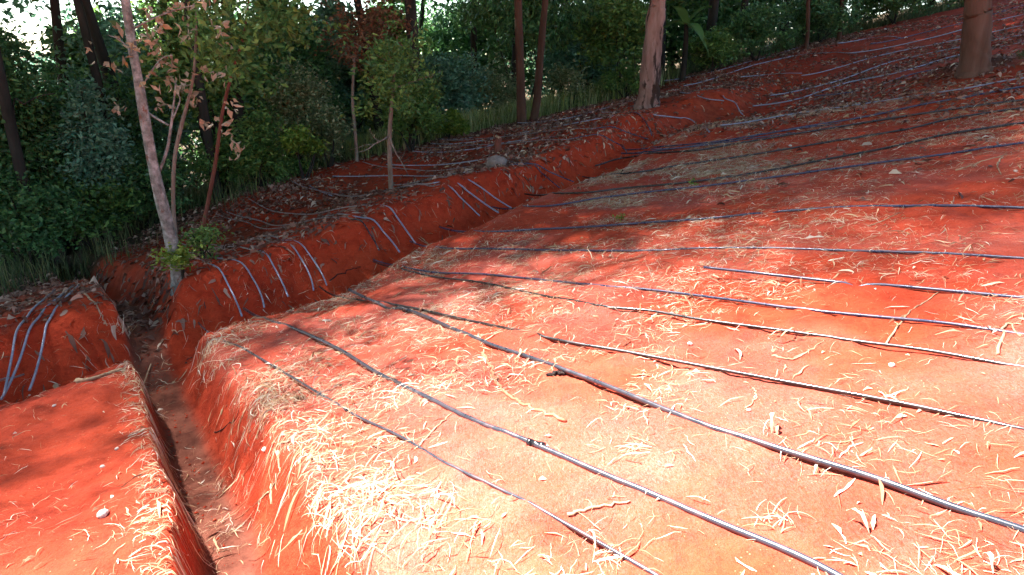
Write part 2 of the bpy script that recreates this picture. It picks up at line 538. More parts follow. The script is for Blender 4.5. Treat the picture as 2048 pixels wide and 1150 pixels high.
def drip_pipe(path, dia, mat, label, buried=(), k=15):
    """path: plan points (x, y, extra height over the soil). A pipe is stiff, so the soil under it is smoothed."""
    P = resample(catmull(np.asarray(path, float), 8), 0.06)
    g = height_xy(P[:, 0], P[:, 1], True)
    hw = np.hanning(2 * k + 3)[1:-1]; hw = hw / hw.sum()
    def smooth(q):
        return np.convolve(np.pad(q, k, mode='edge'), hw, 'valid')
    q = g
    for _ in range(4):                         # a pipe is stiff: it bridges small hollows and rests on the humps
        q = np.maximum(smooth(q), g - dia * 0.15)
    z = smooth(q) * 0.6 + q * 0.4 + dia * 0.36 + P[:, 2]
    for (bx, by, br) in buried:
        dd = np.hypot(P[:, 0] - bx, P[:, 1] - by)
        z = z - (dia * 1.15 + 0.004) * np.exp(-(dd / br / 1.6) ** 2)
    V, F, T = tube_geo(np.stack([P[:, 0], P[:, 1], z], 1), dia / 2, 10)
    o = link('drip_pipe', mesh_np('drip_pipe', V, [F, T], True), None, mat)
    return tag(o, label, 'pipe', 'black drip irrigation pipes laid over the beds')

def px_path(pts):
    return [(*ground_at(x, y)[:2], 0.0) for x, y in pts]

def near_pipe(pts, dia, mat, label, gaps=(), lift=0.0):
    P = [(x, y, lift) for x, y, _ in px_path(pts)]
    return drip_pipe(P, dia, mat, label, [(*ground_at(x, y)[:2], r) for x, y, r in gaps])

near_pipe([(400, 662), (440, 677), (480, 695), (560, 745), (640, 793), (713, 835), (800, 879), (880, 922), (1000, 985), (1050, 1007), (1130, 1052), (1230, 1107), (1330, 1168), (1400, 1215)],
          0.015, M_PIPE, 'thin black pipe nearest the drain, running off the bottom edge of the picture')
near_pipe([(490, 632), (545, 643), (600, 667), (680, 707), (760, 751), (850, 796), (950, 845), (1070, 893), (1180, 945), (1300, 990), (1450, 1055), (1560, 1105), (1650, 1148), (1800, 1220)],
          0.025, M_PIPE, 'thick black pipe second from the drain, leaving at the bottom right of the picture')
near_pipe([(700, 600), (760, 613), (800, 620), (850, 637), (900, 660), (980, 692), (1060, 720), (1170, 765), (1250, 795), (1400, 848), (1500, 883), (1600, 920), (1750, 970), (1900, 1020), (2048, 1070), (2200, 1122)],
          0.026, M_PIPE, 'thickest black pipe, with a stick lying over its end, leaving near the lower right corner', [(778, 617, 0.06)])
near_pipe([(640, 582), (700, 598), (780, 610), (850, 625), (960, 648), (1110, 683), (1250, 712), (1400, 740), (1620, 780), (1800, 817), (1950, 845), (2048, 860), (2200, 888)],
          0.019, M_PIPE_BLACK, 'black pipe next above the thickest pipe, running beside its far end')
near_pipe([(748, 541), (850, 553), (960, 569), (1080, 592), (1200, 615), (1300, 630), (1400, 648), (1560, 668), (1700, 688), (1850, 712), (2048, 741), (2200, 764)],
          0.017, M_PIPE_BLACK, 'lower of two dark pipes that start together at the middle of the ditch edge')
near_pipe([(748, 536), (850, 545), (960, 552), (1060, 561), (1200, 573), (1300, 583), (1450, 605), (1600, 624), (1750, 640), (1900, 655), (2048, 672), (2200, 690)],
          0.017, M_PIPE_BLUE, 'upper of two pipes that start together at the middle of the ditch edge')
near_pipe([(1405, 560), (1500, 563), (1600, 566), (1700, 571), (1727, 573), (1800, 578), (1900, 588), (2048, 599), (2200, 612)],
          0.018, M_PIPE_BLUE, 'short bluish pipe surfacing on the open red soil, part covered midway', [(1712, 572, 0.03)])
near_pipe([(820, 489), (880, 496), (1000, 501), (1150, 503), (1300, 502), (1400, 499), (1480, 498), (1560, 500), (1700, 505), (1850, 511), (2048, 521), (2200, 530)],
          0.018, M_PIPE_BLUE, 'dark bluish pipe lying just below the pipe with a covered gap')
near_pipe([(880, 462), (960, 463), (1080, 462), (1200, 456), (1300, 450), (1420, 440), (1530, 427), (1545, 426), (1640, 418), (1720, 413), (1800, 413), (1900, 414), (2048, 418), (2200, 424)],
          0.021, M_PIPE_BLUE, 'shiny blue grey pipe with a small covered gap, bending level at the right', [(1537, 427, 0.03)])
near_pipe([(985, 422), (1080, 415), (1200, 400), (1300, 388), (1400, 377), (1520, 362), (1640, 345), (1780, 330), (1900, 312), (2048, 290), (2200, 268)],
          0.021, M_PIPE_BLUE, 'lowest rising pipe, along the border of sunlit bare soil and litter', (), 0.008)
near_pipe([(1050, 396), (1150, 389), (1250, 382), (1360, 371), (1500, 350), (1640, 327), (1780, 298), (1900, 273), (2048, 249), (2200, 226)],
          0.024, M_PIPE_BLACK, 'black rising pipe, second above the bare sunlit soil', (), 0.008)
near_pipe([(1165, 359), (1250, 349), (1367, 333), (1524, 311), (1641, 290), (1798, 264), (1915, 239), (2048, 219), (2200, 196)],
          0.024, M_PIPE_BLACK, 'black rising pipe, third above the bare sunlit soil', (), 0.008)
near_pipe([(1190, 345), (1250, 332), (1367, 309), (1485, 288), (1602, 270), (1720, 250), (1837, 231), (1954, 215), (2048, 204), (2200, 184)],
          0.026, M_PIPE_BLACK, 'black rising pipe just under the bluish one below the large tree', (), 0.008)
near_pipe([(1242, 326), (1348, 301), (1485, 278), (1590, 262), (1641, 254), (1739, 235), (1837, 213), (1935, 196), (2048, 176), (2200, 150)],
          0.025, M_PIPE_BLUE, 'bright bluish rising pipe passing below the large tree', (), 0.008)
near_pipe([(1250, 322), (1400, 293), (1520, 273), (1600, 260), (1680, 246)], 0.020, M_PIPE_BLUE, 'short bluish pipe bundled with the bluish rising pipe, upper', (), 0.01)
near_pipe([(1300, 316), (1450, 287), (1590, 266)], 0.018, M_PIPE_BLUE, 'short bluish pipe bundled with the bluish rising pipe, lower', (), 0.01)
near_pipe([(1440, 261), (1563, 235), (1680, 217), (1798, 198), (1915, 182), (2013, 163), (2150, 140)],
          0.020, M_PIPE_SKYSHEEN, 'thin dusty pipe passing closest below the roots of the large tree')
near_pipe([(1504, 227), (1602, 198), (1700, 168), (1798, 145), (1915, 115), (2060, 82)], 0.024, M_PIPE_SKYSHEEN, 'pale shining pipe that runs up to the foot of the large tree')
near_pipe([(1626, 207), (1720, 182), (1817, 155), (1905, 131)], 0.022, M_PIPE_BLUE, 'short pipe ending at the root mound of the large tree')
near_pipe([(1540, 200), (1641, 172), (1759, 133), (1837, 112), (1915, 96), (2060, 66)], 0.022, M_PIPE_SKYSHEEN, 'thin dusty pipe passing behind the base of the large tree')
near_pipe([(1602, 164), (1680, 135), (1759, 113), (1837, 96), (1915, 82), (2060, 48)], 0.023, M_PIPE_SKYSHEEN, 'bluish pipe second behind the base of the large tree')
near_pipe([(1696, 115), (1778, 96), (1876, 74), (1927, 60), (2060, 26)], 0.024, M_PIPE_SKYSHEEN, 'bluish pipe third behind the large tree, high on the slope')
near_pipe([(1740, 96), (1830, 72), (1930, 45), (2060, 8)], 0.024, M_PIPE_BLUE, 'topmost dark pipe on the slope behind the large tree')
def coupling(pipe, px, py, dia):
    q = ground_at(px, py); q2 = ground_at(px + 14, py + 5)
    d = q2 - q; d /= np.linalg.norm(d)
    V = np.empty(len(pipe.data.vertices) * 3); pipe.data.vertices.foreach_get('co', V); V = V.reshape(-1, 3)
    near_ = V[np.hypot(V[:, 0] - q[0], V[:, 1] - q[1]) < 0.05]
    z = near_[:, 2].mean() if len(near_) else q[2]
    c = np.array([q[0], q[1], z])
    g_ = Geo()
    for a_, b_, k_ in ((-0.04, -0.022, 1.25), (-0.022, 0.022, 1.05), (0.022, 0.04, 1.25)):
        g_.tube([c + d * a_, c + d * b_], [dia / 2 * k_ * 1.15] * 2, 10)
    link('coupling', g_.mesh('coupling'), pipe, M_PIPE_BLACK)
for o_ in list(col.objects):
    if o_.get('label', '').startswith('thickest black pipe'):
        coupling(o_, 812, 624, 0.026)
    if o_.get('label', '').startswith('thick black pipe second'):
        coupling(o_, 1072, 894, 0.025)
# long pipes on the slope in front of the forest
near_pipe([(1328, 170), (1446, 139), (1563, 106), (1622, 86)], 0.024, M_PIPE_SKYSHEEN, 'faint long pipe closest to the forest, right of the peeling tree')
near_pipe([(1367, 178), (1450, 150), (1524, 127), (1602, 110), (1661, 106), (1712, 110)], 0.024, M_PIPE_SKYSHEEN, 'faint curved pipe second from the forest, right of the peeling tree')
near_pipe([(1675, 92), (1740, 76), (1780, 73), (1800, 80)], 0.024, M_PIPE_SKYSHEEN, 'faint arched pipe high on the dark slope by the forest')
near_pipe([(1480, 162), (1540, 150), (1604, 147)], 0.024, M_PIPE_SKYSHEEN, 'short faint pipe among litter on the dark upper slope')
# arches over the second bed
def arch_pipe(pts, ws, dia, mat, label, tail=None):
    Q = np.array([at_w(x, y, w) for (x, y), w in zip(pts, ws)])
    ss, wv = to_sw(Q[:, 0], Q[:, 1])
    cf = np.polyfit(wv, ss, 2)
    P = []
    for w in np.linspace(ws[0], ws[-1] - 0.12, 9):
        x, y = to_xy(np.polyval(cf, w), w)
        P.append((float(x), float(y), 0.016 + 0.03 * math.exp(-((w - 1.0) / 0.18) ** 2)))
    if tail:                                   # carries on over the bed, downhill
        s0, w0 = to_sw(P[0][0], P[0][1])
        pre = []
        for k, w in enumerate(np.linspace(w0 + 0.5, tail, 7)):
            s = s0 + 0.16 * (w - w0) + 0.05 * math.sin(3.1 * w + s0 * 5)
            x, y = to_xy(s, w)
            pre.append((x, y, 0.024))
        P = pre[::-1] + P
    o = drip_pipe(P, dia, mat, label, (), 12)
    me = o.data                                # lit curve and dull dusty bed stretch, split by painted tone
    me.materials.append(M_PIPE_DULL_DUSTY)
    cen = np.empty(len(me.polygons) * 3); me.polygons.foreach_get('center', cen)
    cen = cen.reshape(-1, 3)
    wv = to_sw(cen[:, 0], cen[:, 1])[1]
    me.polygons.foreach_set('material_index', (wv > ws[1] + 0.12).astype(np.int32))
    return o

A4 = [1.35, 1.12, 0.92, 0.72, 0.5]
A5 = [1.5, 1.25, 1.05, 0.88, 0.7, 0.5]
arch_pipe([(412, 538), (431, 550), (452, 573), (468, 594), (477, 614)], A4, 0.016, M_PIPE_SKYSHEEN, 'first arched pipe over the shaded bank, right of the leaning grey tree', 3.2)
arch_pipe([(417, 500), (456, 512), (480, 538), (505, 559), (515, 573), (524, 594)], A5, 0.016, M_PIPE_SKYSHEEN, 'second arched pipe over the shaded bank, right of the leaning grey tree', 4.0)
arch_pipe([(504, 503), (524, 512), (543, 534), (560, 554), (569, 573)], A4, 0.016, M_PIPE_SKYSHEEN, 'third arched pipe over the shaded bank, right of the leaning grey tree', 4.6)
arch_pipe([(543, 491), (574, 500), (595, 517), (616, 540), (622, 552)], A4, 0.016, M_PIPE_SKYSHEEN, 'fourth arched pipe over the shaded bank, close to its twin on the right', 5.2)
arch_pipe([(560, 486), (591, 494), (616, 514), (633, 527), (647, 545)], A4, 0.015, M_PIPE_SKYSHEEN, 'fifth arched pipe over the shaded bank, close to its twin on the left', 4.5)
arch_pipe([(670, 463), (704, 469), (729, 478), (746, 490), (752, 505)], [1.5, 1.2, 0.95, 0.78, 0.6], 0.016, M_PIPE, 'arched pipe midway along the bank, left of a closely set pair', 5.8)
arch_pipe([(700, 447), (727, 442), (753, 451), (777, 466), (790, 495)], A4, 0.019, M_PIPE_SKYSHEEN, 'bright arched pipe midway along the bank, left one of a pair', 5.6)
arch_pipe([(740, 417), (760, 416), (778, 421), (798, 440), (812, 458), (821, 474)], A5, 0.019, M_PIPE_SKYSHEEN, 'bright arched pipe midway along the bank, right one of a pair', 5.8)
arch_pipe([(862, 387), (885, 386), (910, 401), (935, 417), (948, 434)], A4, 0.017, M_PIPE_SKYSHEEN, 'arched pipe behind the slim pale trunk, lower of three', 5.8)
arch_pipe([(850, 369), (885, 364), (913, 366), (941, 380), (969, 401), (981, 418)], A5, 0.021, M_PIPE_SKYSHEEN, 'thick bright arched pipe right of the slim pale trunk, middle of three', 5.9)
arch_pipe([(906, 357), (936, 353), (965, 369), (990, 381), (1012, 394)], A4, 0.019, M_PIPE_SKYSHEEN, 'bright arched pipe right of the slim pale trunk, upper of three', 3.0)
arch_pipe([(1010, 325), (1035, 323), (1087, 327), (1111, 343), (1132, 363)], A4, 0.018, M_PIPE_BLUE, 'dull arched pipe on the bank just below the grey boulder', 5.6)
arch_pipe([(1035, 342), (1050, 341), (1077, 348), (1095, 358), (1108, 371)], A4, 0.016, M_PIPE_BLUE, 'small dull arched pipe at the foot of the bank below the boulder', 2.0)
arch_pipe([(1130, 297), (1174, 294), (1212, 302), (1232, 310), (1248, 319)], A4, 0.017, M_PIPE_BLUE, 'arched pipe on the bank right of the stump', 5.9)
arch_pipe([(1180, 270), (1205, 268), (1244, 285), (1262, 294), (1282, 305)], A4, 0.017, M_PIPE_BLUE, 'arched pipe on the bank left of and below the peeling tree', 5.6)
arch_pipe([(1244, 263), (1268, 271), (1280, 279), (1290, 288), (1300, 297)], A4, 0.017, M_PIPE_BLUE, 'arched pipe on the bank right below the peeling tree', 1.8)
near_pipe([(1293, 230), (1348, 240), (1387, 253), (1418, 268)], 0.023, M_PIPE_SKYSHEEN, 'pipe curving down from the foot of the peeling tree')
near_pipe([(1360, 190), (1407, 200), (1446, 221)], 0.023, M_PIPE_SKYSHEEN, 'short pipe crossing the bank beyond the foot of the peeling tree')
near_pipe([(1407, 178), (1446, 196), (1469, 217), (1485, 233)], 0.023, M_PIPE_SKYSHEEN, 'farthest arched pipe on the bank right of the peeling tree')
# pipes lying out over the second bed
near_pipe([(774, 334), (844, 334), (951, 323), (1035, 306)], 0.020, M_PIPE_SKYSHEEN, 'pale pipe over the leaf strewn bed behind the boulder')
near_pipe([(826, 308), (885, 308), (948, 301), (1017, 286), (1122, 272)], 0.019, M_PIPE_SKYSHEEN, 'pale pipe over the leaf strewn bed behind the stump')
near_pipe([(861, 293), (948, 285), (1052, 267), (1157, 249), (1278, 228)], 0.019, M_PIPE_SKYSHEEN, 'long pipe over the leaf strewn bed passing below the twin trunks')
near_pipe([(878, 285), (915, 280), (950, 275)], 0.026, M_PIPE_SKYSHEEN, 'short thick bright pipe end by the lime green shrub')
near_pipe([(1035, 253), (1122, 241), (1200, 220), (1275, 199)], 0.021, M_PIPE_SKYSHEEN, 'pale pipe from the twin trunks to the peeling tree')
near_pipe([(1115, 215), (1190, 202), (1275, 187)], 0.022, M_PIPE_SKYSHEEN, 'upper pale pipe between the twin trunks and the peeling tree')
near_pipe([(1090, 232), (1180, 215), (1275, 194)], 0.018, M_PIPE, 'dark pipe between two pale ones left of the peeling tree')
near_pipe([(666, 358), (809, 354), (930, 346), (1003, 341)], 0.018, M_PIPE_SKYSHEEN, 'thin level pipe behind the slim pale trunk')
near_pipe([(617, 371), (640, 384), (664, 394)], 0.020, M_PIPE_SKYSHEEN, 'short bright pipe end at the forest edge left of the slim trunk')
# left of the drain
AL = [1.9, 1.5, 1.15, 0.85, 0.55]
arch_pipe([(139, 550), (112, 588), (66, 630), (35, 688), (14, 752)], AL, 0.018, M_PIPE_SKYSHEEN, 'middle of three bluish pipes curving up the bank left of the drain')
arch_pipe([(152, 548), (132, 585), (100, 632), (78, 690), (66, 738)], AL, 0.018, M_PIPE_SKYSHEEN, 'right one of three bluish pipes curving up the bank left of the drain')
arch_pipe([(105, 562), (66, 585), (32, 615), (10, 660), (-4, 712)], AL, 0.017, M_PIPE_SKYSHEEN, 'left one of three bluish pipes, cut by the left picture edge')
near_pipe([(-30, 826), (0, 800), (30, 768), (50, 756)], 0.014, M_PIPE_DULL_DUSTY, 'thin dark pipe along the edge of the left mound')

# ------------------------------------------------------------------ foliage
G1 = leafy('dark_leaf', [(0.0, (0.041, 0.100, 0.041)), (0.6, (0.084, 0.200, 0.066)), (1.0, (0.167, 0.333, 0.100))], 0.3, 0.45)
G2 = leafy('mid_leaf', [(0.0, (0.057, 0.126, 0.035)), (0.6, (0.115, 0.230, 0.057)), (1.0, (0.230, 0.367, 0.080))], 0.35, 0.45)
G3 = leafy('lime_leaf', [(0.0, (0.084, 0.154, 0.021)), (0.6, (0.182, 0.280, 0.042)), (1.0, (0.308, 0.420, 0.070))], 0.4, 0.45)
G4 = leafy('grey_green_leaf', [(0.0, (0.098, 0.146, 0.058)), (0.6, (0.176, 0.234, 0.098)), (1.0, (0.390, 0.410, 0.215))], 0.3, 0.45)
G5 = leafy('brown_leaf', [(0.0, (0.091, 0.039, 0.019)), (0.6, (0.195, 0.085, 0.039)), (1.0, (0.286, 0.156, 0.078))], 0.3, 0.6)
G6 = leafy('dead_pink_leaf', [(0.0, (0.22, 0.16, 0.09)), (0.5, (0.36, 0.29, 0.19)), (0.9, (0.48, 0.41, 0.30)), (1.0, (0.45, 0.2, 0.04))], 0.3, 0.6)
G7 = leafy('blue_green_leaf', [(0.0, (0.062, 0.139, 0.093)), (0.6, (0.124, 0.265, 0.155)), (1.0, (0.217, 0.404, 0.248))], 0.3, 0.45)
GRASS = leafy('dry_green_grass', [(0.0, (0.151, 0.211, 0.060)), (0.5, (0.363, 0.423, 0.108)), (1.0, (0.500, 0.500, 0.272))], 0.3, 0.6)  # albedo raised in place of sunlight that misses this grass
GRASSD = leafy('dark_undergrowth', [(0.0, (0.038, 0.067, 0.023)), (0.6, (0.096, 0.134, 0.048)), (1.0, (0.250, 0.250, 0.096))], 0.3, 0.6)

def leaves_np(C, length, width, r, up=0.3, droop=0.0):
    """rhombic folded leaves, two triangles each, at centres C"""
    n = len(C)
    D = r.normal(size=(n, 3)); D[:, 2] = D[:, 2] * 0.6 - droop
    D /= np.linalg.norm(D, axis=1)[:, None]
    N = r.normal(size=(n, 3)); N[:, 2] += up * 2
    S = np.cross(D, N); S /= np.linalg.norm(S, axis=1)[:, None] + 1e-9
    N = np.cross(S, D)
    L = (length * r.uniform(0.55, 1.3, n))[:, None]
    Wd = (width * r.uniform(0.6, 1.25, n))[:, None]
    fold = (0.18 * Wd)
    a = C - D * L * 0.5
    c = C + D * L * 0.5 - N * L * 0.12
    b = C + S * Wd * 0.5 + N * fold - D * L * 0.06
    d = C - S * Wd * 0.5 + N * fold - D * L * 0.06
    V = np.stack([a, b, c, d], 1).reshape(-1, 3)
    k = np.arange(n) * 4
    F = np.concatenate([np.stack([k, k + 1, k + 2], 1), np.stack([k, k + 2, k + 3], 1)])
    return V, F

def clumps_in(n, rad, r, inner=0.25, low=None):
    d = r.normal(size=(n, 3)); d /= np.linalg.norm(d, axis=1)[:, None]
    q = r.uniform(inner ** 2, 1, n) ** 0.5
    p = d * q[:, None] * np.asarray(rad)
    return p

def crown_mesh(name, ncl, per, rad, leaf, seed, sig=0.16, inner=0.25, droop=0.1, centre=(0, 0, 0)):
    r = np.random.default_rng(seed)
    cc = clumps_in(ncl, rad, r, inner)
    sz = r.uniform(0.5, 1.5, ncl) * sig * np.mean(rad)
    cnt = r.poisson(per, ncl)
    idx = np.repeat(np.arange(ncl), cnt)
    C = cc[idx] + r.normal(size=(len(idx), 3)) * sz[idx][:, None] * np.array([1, 1, 0.65])
    V, F = leaves_np(C + np.asarray(centre), leaf[0], leaf[1], r, 0.35, droop)
    return mesh_np(name, V, F), cc + np.asarray(centre)

BARK_DARK = bark('dark_bark', [(0.3, (0.014, 0.013, 0.010)), (0.6, (0.038, 0.034, 0.027)), (0.8, (0.07, 0.062, 0.05))], 7)
BARK_BROWN = bark('brown_bark', [(0.3, (0.05, 0.026, 0.017)), (0.55, (0.095, 0.050, 0.032)), (0.8, (0.14, 0.085, 0.055))], 8, 0.18)
BARK_GREY = bark('lichen_grey_bark', [(0.32, (0.075, 0.08, 0.068)), (0.5, (0.21, 0.225, 0.20)), (0.7, (0.42, 0.45, 0.42))], 16, 0.9, (5.0, 0.60, (0.16, 0.085, 0.055)), 0.5)
BARK_PEEL = bark('peeling_pink_bark', [(0.3, (0.16, 0.085, 0.06)), (0.5, (0.30, 0.18, 0.14)), (0.75, (0.42, 0.29, 0.24))], 6, 0.22, (2.6, 0.50, (0.06, 0.034, 0.024), 0.3), 0.9)
BARK_SMOOTH = bark('smooth_tan_bark', [(0.3, (0.09, 0.045, 0.030)), (0.5, (0.14, 0.075, 0.050)), (0.75, (0.19, 0.115, 0.082))], 5, 0.15, (2.2, 0.60, (0.11, 0.065, 0.04), 0.15), 0.8)
BARK_RED = bark('red_brown_bark', [(0.3, (0.12, 0.040, 0.026)), (0.6, (0.20, 0.075, 0.05)), (0.8, (0.28, 0.13, 0.09))], 14, 0.4)
BARK_PALE = bark('pale_bark', [(0.3, (0.12, 0.085, 0.06)), (0.55, (0.24, 0.19, 0.145)), (0.8, (0.36, 0.31, 0.25))], 12, 0.4, (7, 0.6, (0.12, 0.08, 0.06)), 0.6)

def limb(geo, p, d, length, r0, r, kids=2, depth=2, sides=6):
    """a wandering, tapering limb with twigs"""
    n = 6
    P = [np.array(p, float)]; d = np.array(d, float); d /= np.linalg.norm(d)
    for i in range(n):
        d = d + r.normal(size=3) * 0.16; d[2] += 0.04; d /= np.linalg.norm(d)
        P.append(P[-1] + d * length / n)
    R = np.linspace(r0, r0 * 0.3, n + 1)
    geo.tube(P, R, sides)
    if depth > 0:
        for k in range(kids):
            i = int(r.integers(2, n))
            q = d + r.normal(size=3) * 0.7; q[2] = abs(q[2]) * 0.6
            limb(geo, P[i], q, length * r.uniform(0.4, 0.65), R[i] * 0.65, r, kids, depth - 1, 5)

# -- tall forest trees: shared trunk and crown meshes
TR_PROTO = []
for k in range(4):
    r = np.random.default_rng(40 + k)
    g = Geo()
    P = [np.array([0, 0, -0.6])]
    drift = r.normal(size=2) * 0.05
    for i in range(11):
        drift = drift + r.normal(size=2) * 0.035
        P.append(P[-1] + np.array([drift[0], drift[1], 1.0]))
    R = np.interp(np.arange(12), [0, 1, 4, 11], [0.20, 0.13, 0.10, 0.04])
    g.tube(catmull(P, 3), np.interp(np.linspace(0, 11, 34), np.arange(12), R), 10, 0.12)
    for j in range(7):
        i = int(r.integers(6, 11)); an = r.uniform(0, 6.28)
        limb(g, P[i], (math.cos(an), math.sin(an), 0.7), r.uniform(1.8, 3.2), R[i] * 0.6, r, 2, 1)
    tm = g.mesh('trunk'); tm.materials.append(BARK_DARK)
    cm, _ = crown_mesh('crown', 120, 120, (3.8, 3.8, 3.2), (0.30, 0.15), 60 + k, 0.24, 0.2, 0.1, (P[-1][0] * 0.8, P[-1][1] * 0.8, 9.3))
    cm.materials.append((G1, G2, G7, G1)[k])
    TR_PROTO.append((tm, cm))

def tall_tree(s, w, hs, kind, rz, label, group, lean=(0, 0), rs=1.0, bark_m=None):
    x, y = to_xy(s, w)
    z = float(height_xy(x, y, False))
    o = empty('tall_tree', (x, y, z), rz)
    o.rotation_euler = (lean[0], lean[1], rz)
    o.scale = (rs, rs, hs)
    tm, cm = TR_PROTO[kind]
    for nm, me in (('trunk', tm), ('crown', cm)):
        c = bpy.data.objects.new(nm, me); col.objects.link(c); c.parent = o
    return tag(o, label, 'tree', group)

rt = np.random.default_rng(5)
FL = 'tall dark trunked tree standing inside the shaded forest'
FG = 'tall trees of the forest behind the field'
spots = []
for row, (w0, n0) in enumerate(((9.8, 12), (14.2, 12), (19.5, 7))):
    for i in range(n0):
        s = -12 + i * (4.3 if row < 2 else 7.4) + rt.uniform(-1.1, 1.1) + (2.0 if row % 2 else 0)
        w = w0 + rt.uniform(-0.8, 1.2)
        fe = float(forest_edge(s))
        if s > 11:
            w = fe + (w0 - 7.4) + rt.uniform(-0.5, 0.8)
        spots.append((s, w))
for i, (s, w) in enumerate(spots):
    if 9.5 < s < 14.0 and w > 10.5:
        continue
    tall_tree(s, w, rt.uniform(0.95, 1.3), i % 4, rt.uniform(0, 6.28), FL, FG, rs=rt.uniform(0.95, 1.2))
tall_tree(8.9, 7.0, 1.25, 0, 0, 'tall forest edge tree leaning out over the field right of the lime shrub', None, (0.06, 0.14), 1.2)
tall_tree(4.9, 7.8, 1.2, 1, 2.2, 'tall forest edge tree behind the slim pale trunk', None, (0.03, 0.03), 1.1)
tall_tree(24.6, 4.2, 1.25, 2, 0.7, 'tall shade tree added at the forest edge high on the slope left of the large trunk', None, (0, 0), 1.25)  # this tree and the next added to shade the upper right slope
tall_tree(20.2, 5.0, 1.25, 3, 1.9, 'tall shade tree added at the forest edge near the two thin far trunks', None, (0, 0), 1.25)

rb = np.random.default_rng(17)
for i in range(16):  # out of view, added to keep skylight off the shaded ground
    an = math.radians(75 + i * 13.5)
    rad_ = rb.uniform(13, 17) if i % 2 else rb.uniform(18, 22)
    s, w = to_sw(np.array(math.sin(an) * rad_), np.array(math.cos(an) * rad_))
    tall_tree(float(s), float(w), rb.uniform(1.1, 1.4), i % 4, rb.uniform(0, 6.28), 'unseen tall tree added behind the camera to block skylight', 'added skylight blocking trees', rs=rb.uniform(1.1, 1.3))

# -- feathery high crowned trees added at the forest edge to thin the sun
def added_feathery_tree(s, w, h, rad, n, seed, label):
    x, y = to_xy(s, w)
    z = float(height_xy(x, y, False))
    r = np.random.default_rng(seed)
    o = empty('added_feathery_tree', (x, y, z))
    g = Geo()
    P = [np.array([0, 0, -0.5])]
    d = np.zeros(2)
    for i in range(8):
        d = d + r.normal(size=2) * 0.04
        P.append(P[-1] + np.array([d[0], d[1], (h + 0.3) / 8]))
    g.tube(catmull(P, 4), np.linspace(0.085, 0.04, 33), 9, 0.1)
    for k in range(14):
        an = k * 2.4 + r.uniform(-0.3, 0.3)
        limb(g, P[int(r.integers(6, 8))], (math.cos(an), math.sin(an), 0.35), rad * r.uniform(0.5, 0.9), 0.035, r, 2, 1, 5)
    link('trunk', g.mesh('trunk'), o, BARK_DARK)
    q = r.normal(size=(n, 2)); q = q * rad * 0.55
    C = np.stack([q[:, 0] + P[-1][0], q[:, 1] + P[-1][1], h + r.normal(size=n) * 0.7 - 0.06 * (q ** 2).sum(1)], 1)
    V, F = leaves_np(C, 0.13, 0.06, r, 0.8, 0.0)
    link('crown', mesh_np('crown', V, F), o, G2)
    return tag(o, label, 'tree')
added_feathery_tree(-1.5, 9.8, 17, 4.4, 27000, 301, 'added slender feathery shade tree in the forest left of the leaning grey trunk')
added_feathery_tree(3.0, 9.2, 18, 4.6, 36000, 302, 'added slender feathery shade tree in the forest behind the red stemmed sapling')
added_feathery_tree(-5.4, 8.3, 17, 4.4, 23000, 303, 'added slender feathery shade tree in the forest at the left picture edge')
added_feathery_tree(1.0, 7.6, 23, 4.0, 26000, 305, 'added slender feathery shade tree at the forest edge beyond the left bank')
added_feathery_tree(3.9, 7.1, 20, 4.2, 25000, 304, 'added slender feathery shade tree at the forest edge left of the round grey bush')

# -- understory: each shrub grown to its own size
def understory(name, label, cat, px, t, top, wpx, mat, leaf, n, seed, group=None, stems=4, low=0.12, pxb=None, barkm=None, droop=0.1, hmin=0.4):
    d = pix_dir(px, 400.0)
    X, Y = d[0] * t, d[1] * t
    z0 = float(height_xy(X, Y, False))
    zt = CAMH + pix_dir(px, top)[2] * t * (d[1] / pix_dir(px, top)[1])
    h = max(zt - z0, hmin); rad = wpx / FPX * t / 2
    r = np.random.default_rng(seed)
    o = empty(name, (X, Y, z0))
    ncl = max(10, int(n / 110))
    lo = low * h
    cc = clumps_in(ncl, (rad * 0.9, rad * 0.9, (h - lo) / 2 * 0.92), r, 0.15) + np.array([0, 0, (h + lo) / 2])
    # narrower towards the top
    f = 1.1 - 0.45 * np.clip((cc[:, 2] - lo) / max(h - lo, 0.1), 0, 1)
    cc[:, :2] *= f[:, None]
    cnt = r.poisson(n / ncl * r.uniform(0.5, 1.5, ncl))
    idx = np.repeat(np.arange(ncl), cnt)
    sg = r.uniform(0.10, 0.24, ncl) * min(rad, (h - lo) / 2) + min(0.04, 0.1 * h)
    C = cc[idx] + r.normal(size=(len(idx), 3)) * sg[idx][:, None] * np.array([1, 1, 0.7])
    C[:, 2] = np.maximum(C[:, 2], 0.03)
    V, F = leaves_np(C, leaf[0], leaf[1], r, 0.35, droop)
    link('foliage', mesh_np('foliage', V, F), o, mat)
    g = Geo()
    for k in range(stems):
        q = cc[int(r.integers(ncl))]
        b = np.array([r.normal() * 0.06 * rad, r.normal() * 0.06 * rad, -0.08])
        mid = (b + q) / 2 + r.normal(size=3) * 0.05 * h
        g.tube(catmull([b, mid, q], 5), np.linspace(min(0.010 + 0.010 * h, 0.03 * h), min(0.006, 0.015 * h), 11), 6)
    link('stems', g.mesh('stems'), o, barkm or BARK_DARK)
    return tag(o, label, cat, group)

U = understory
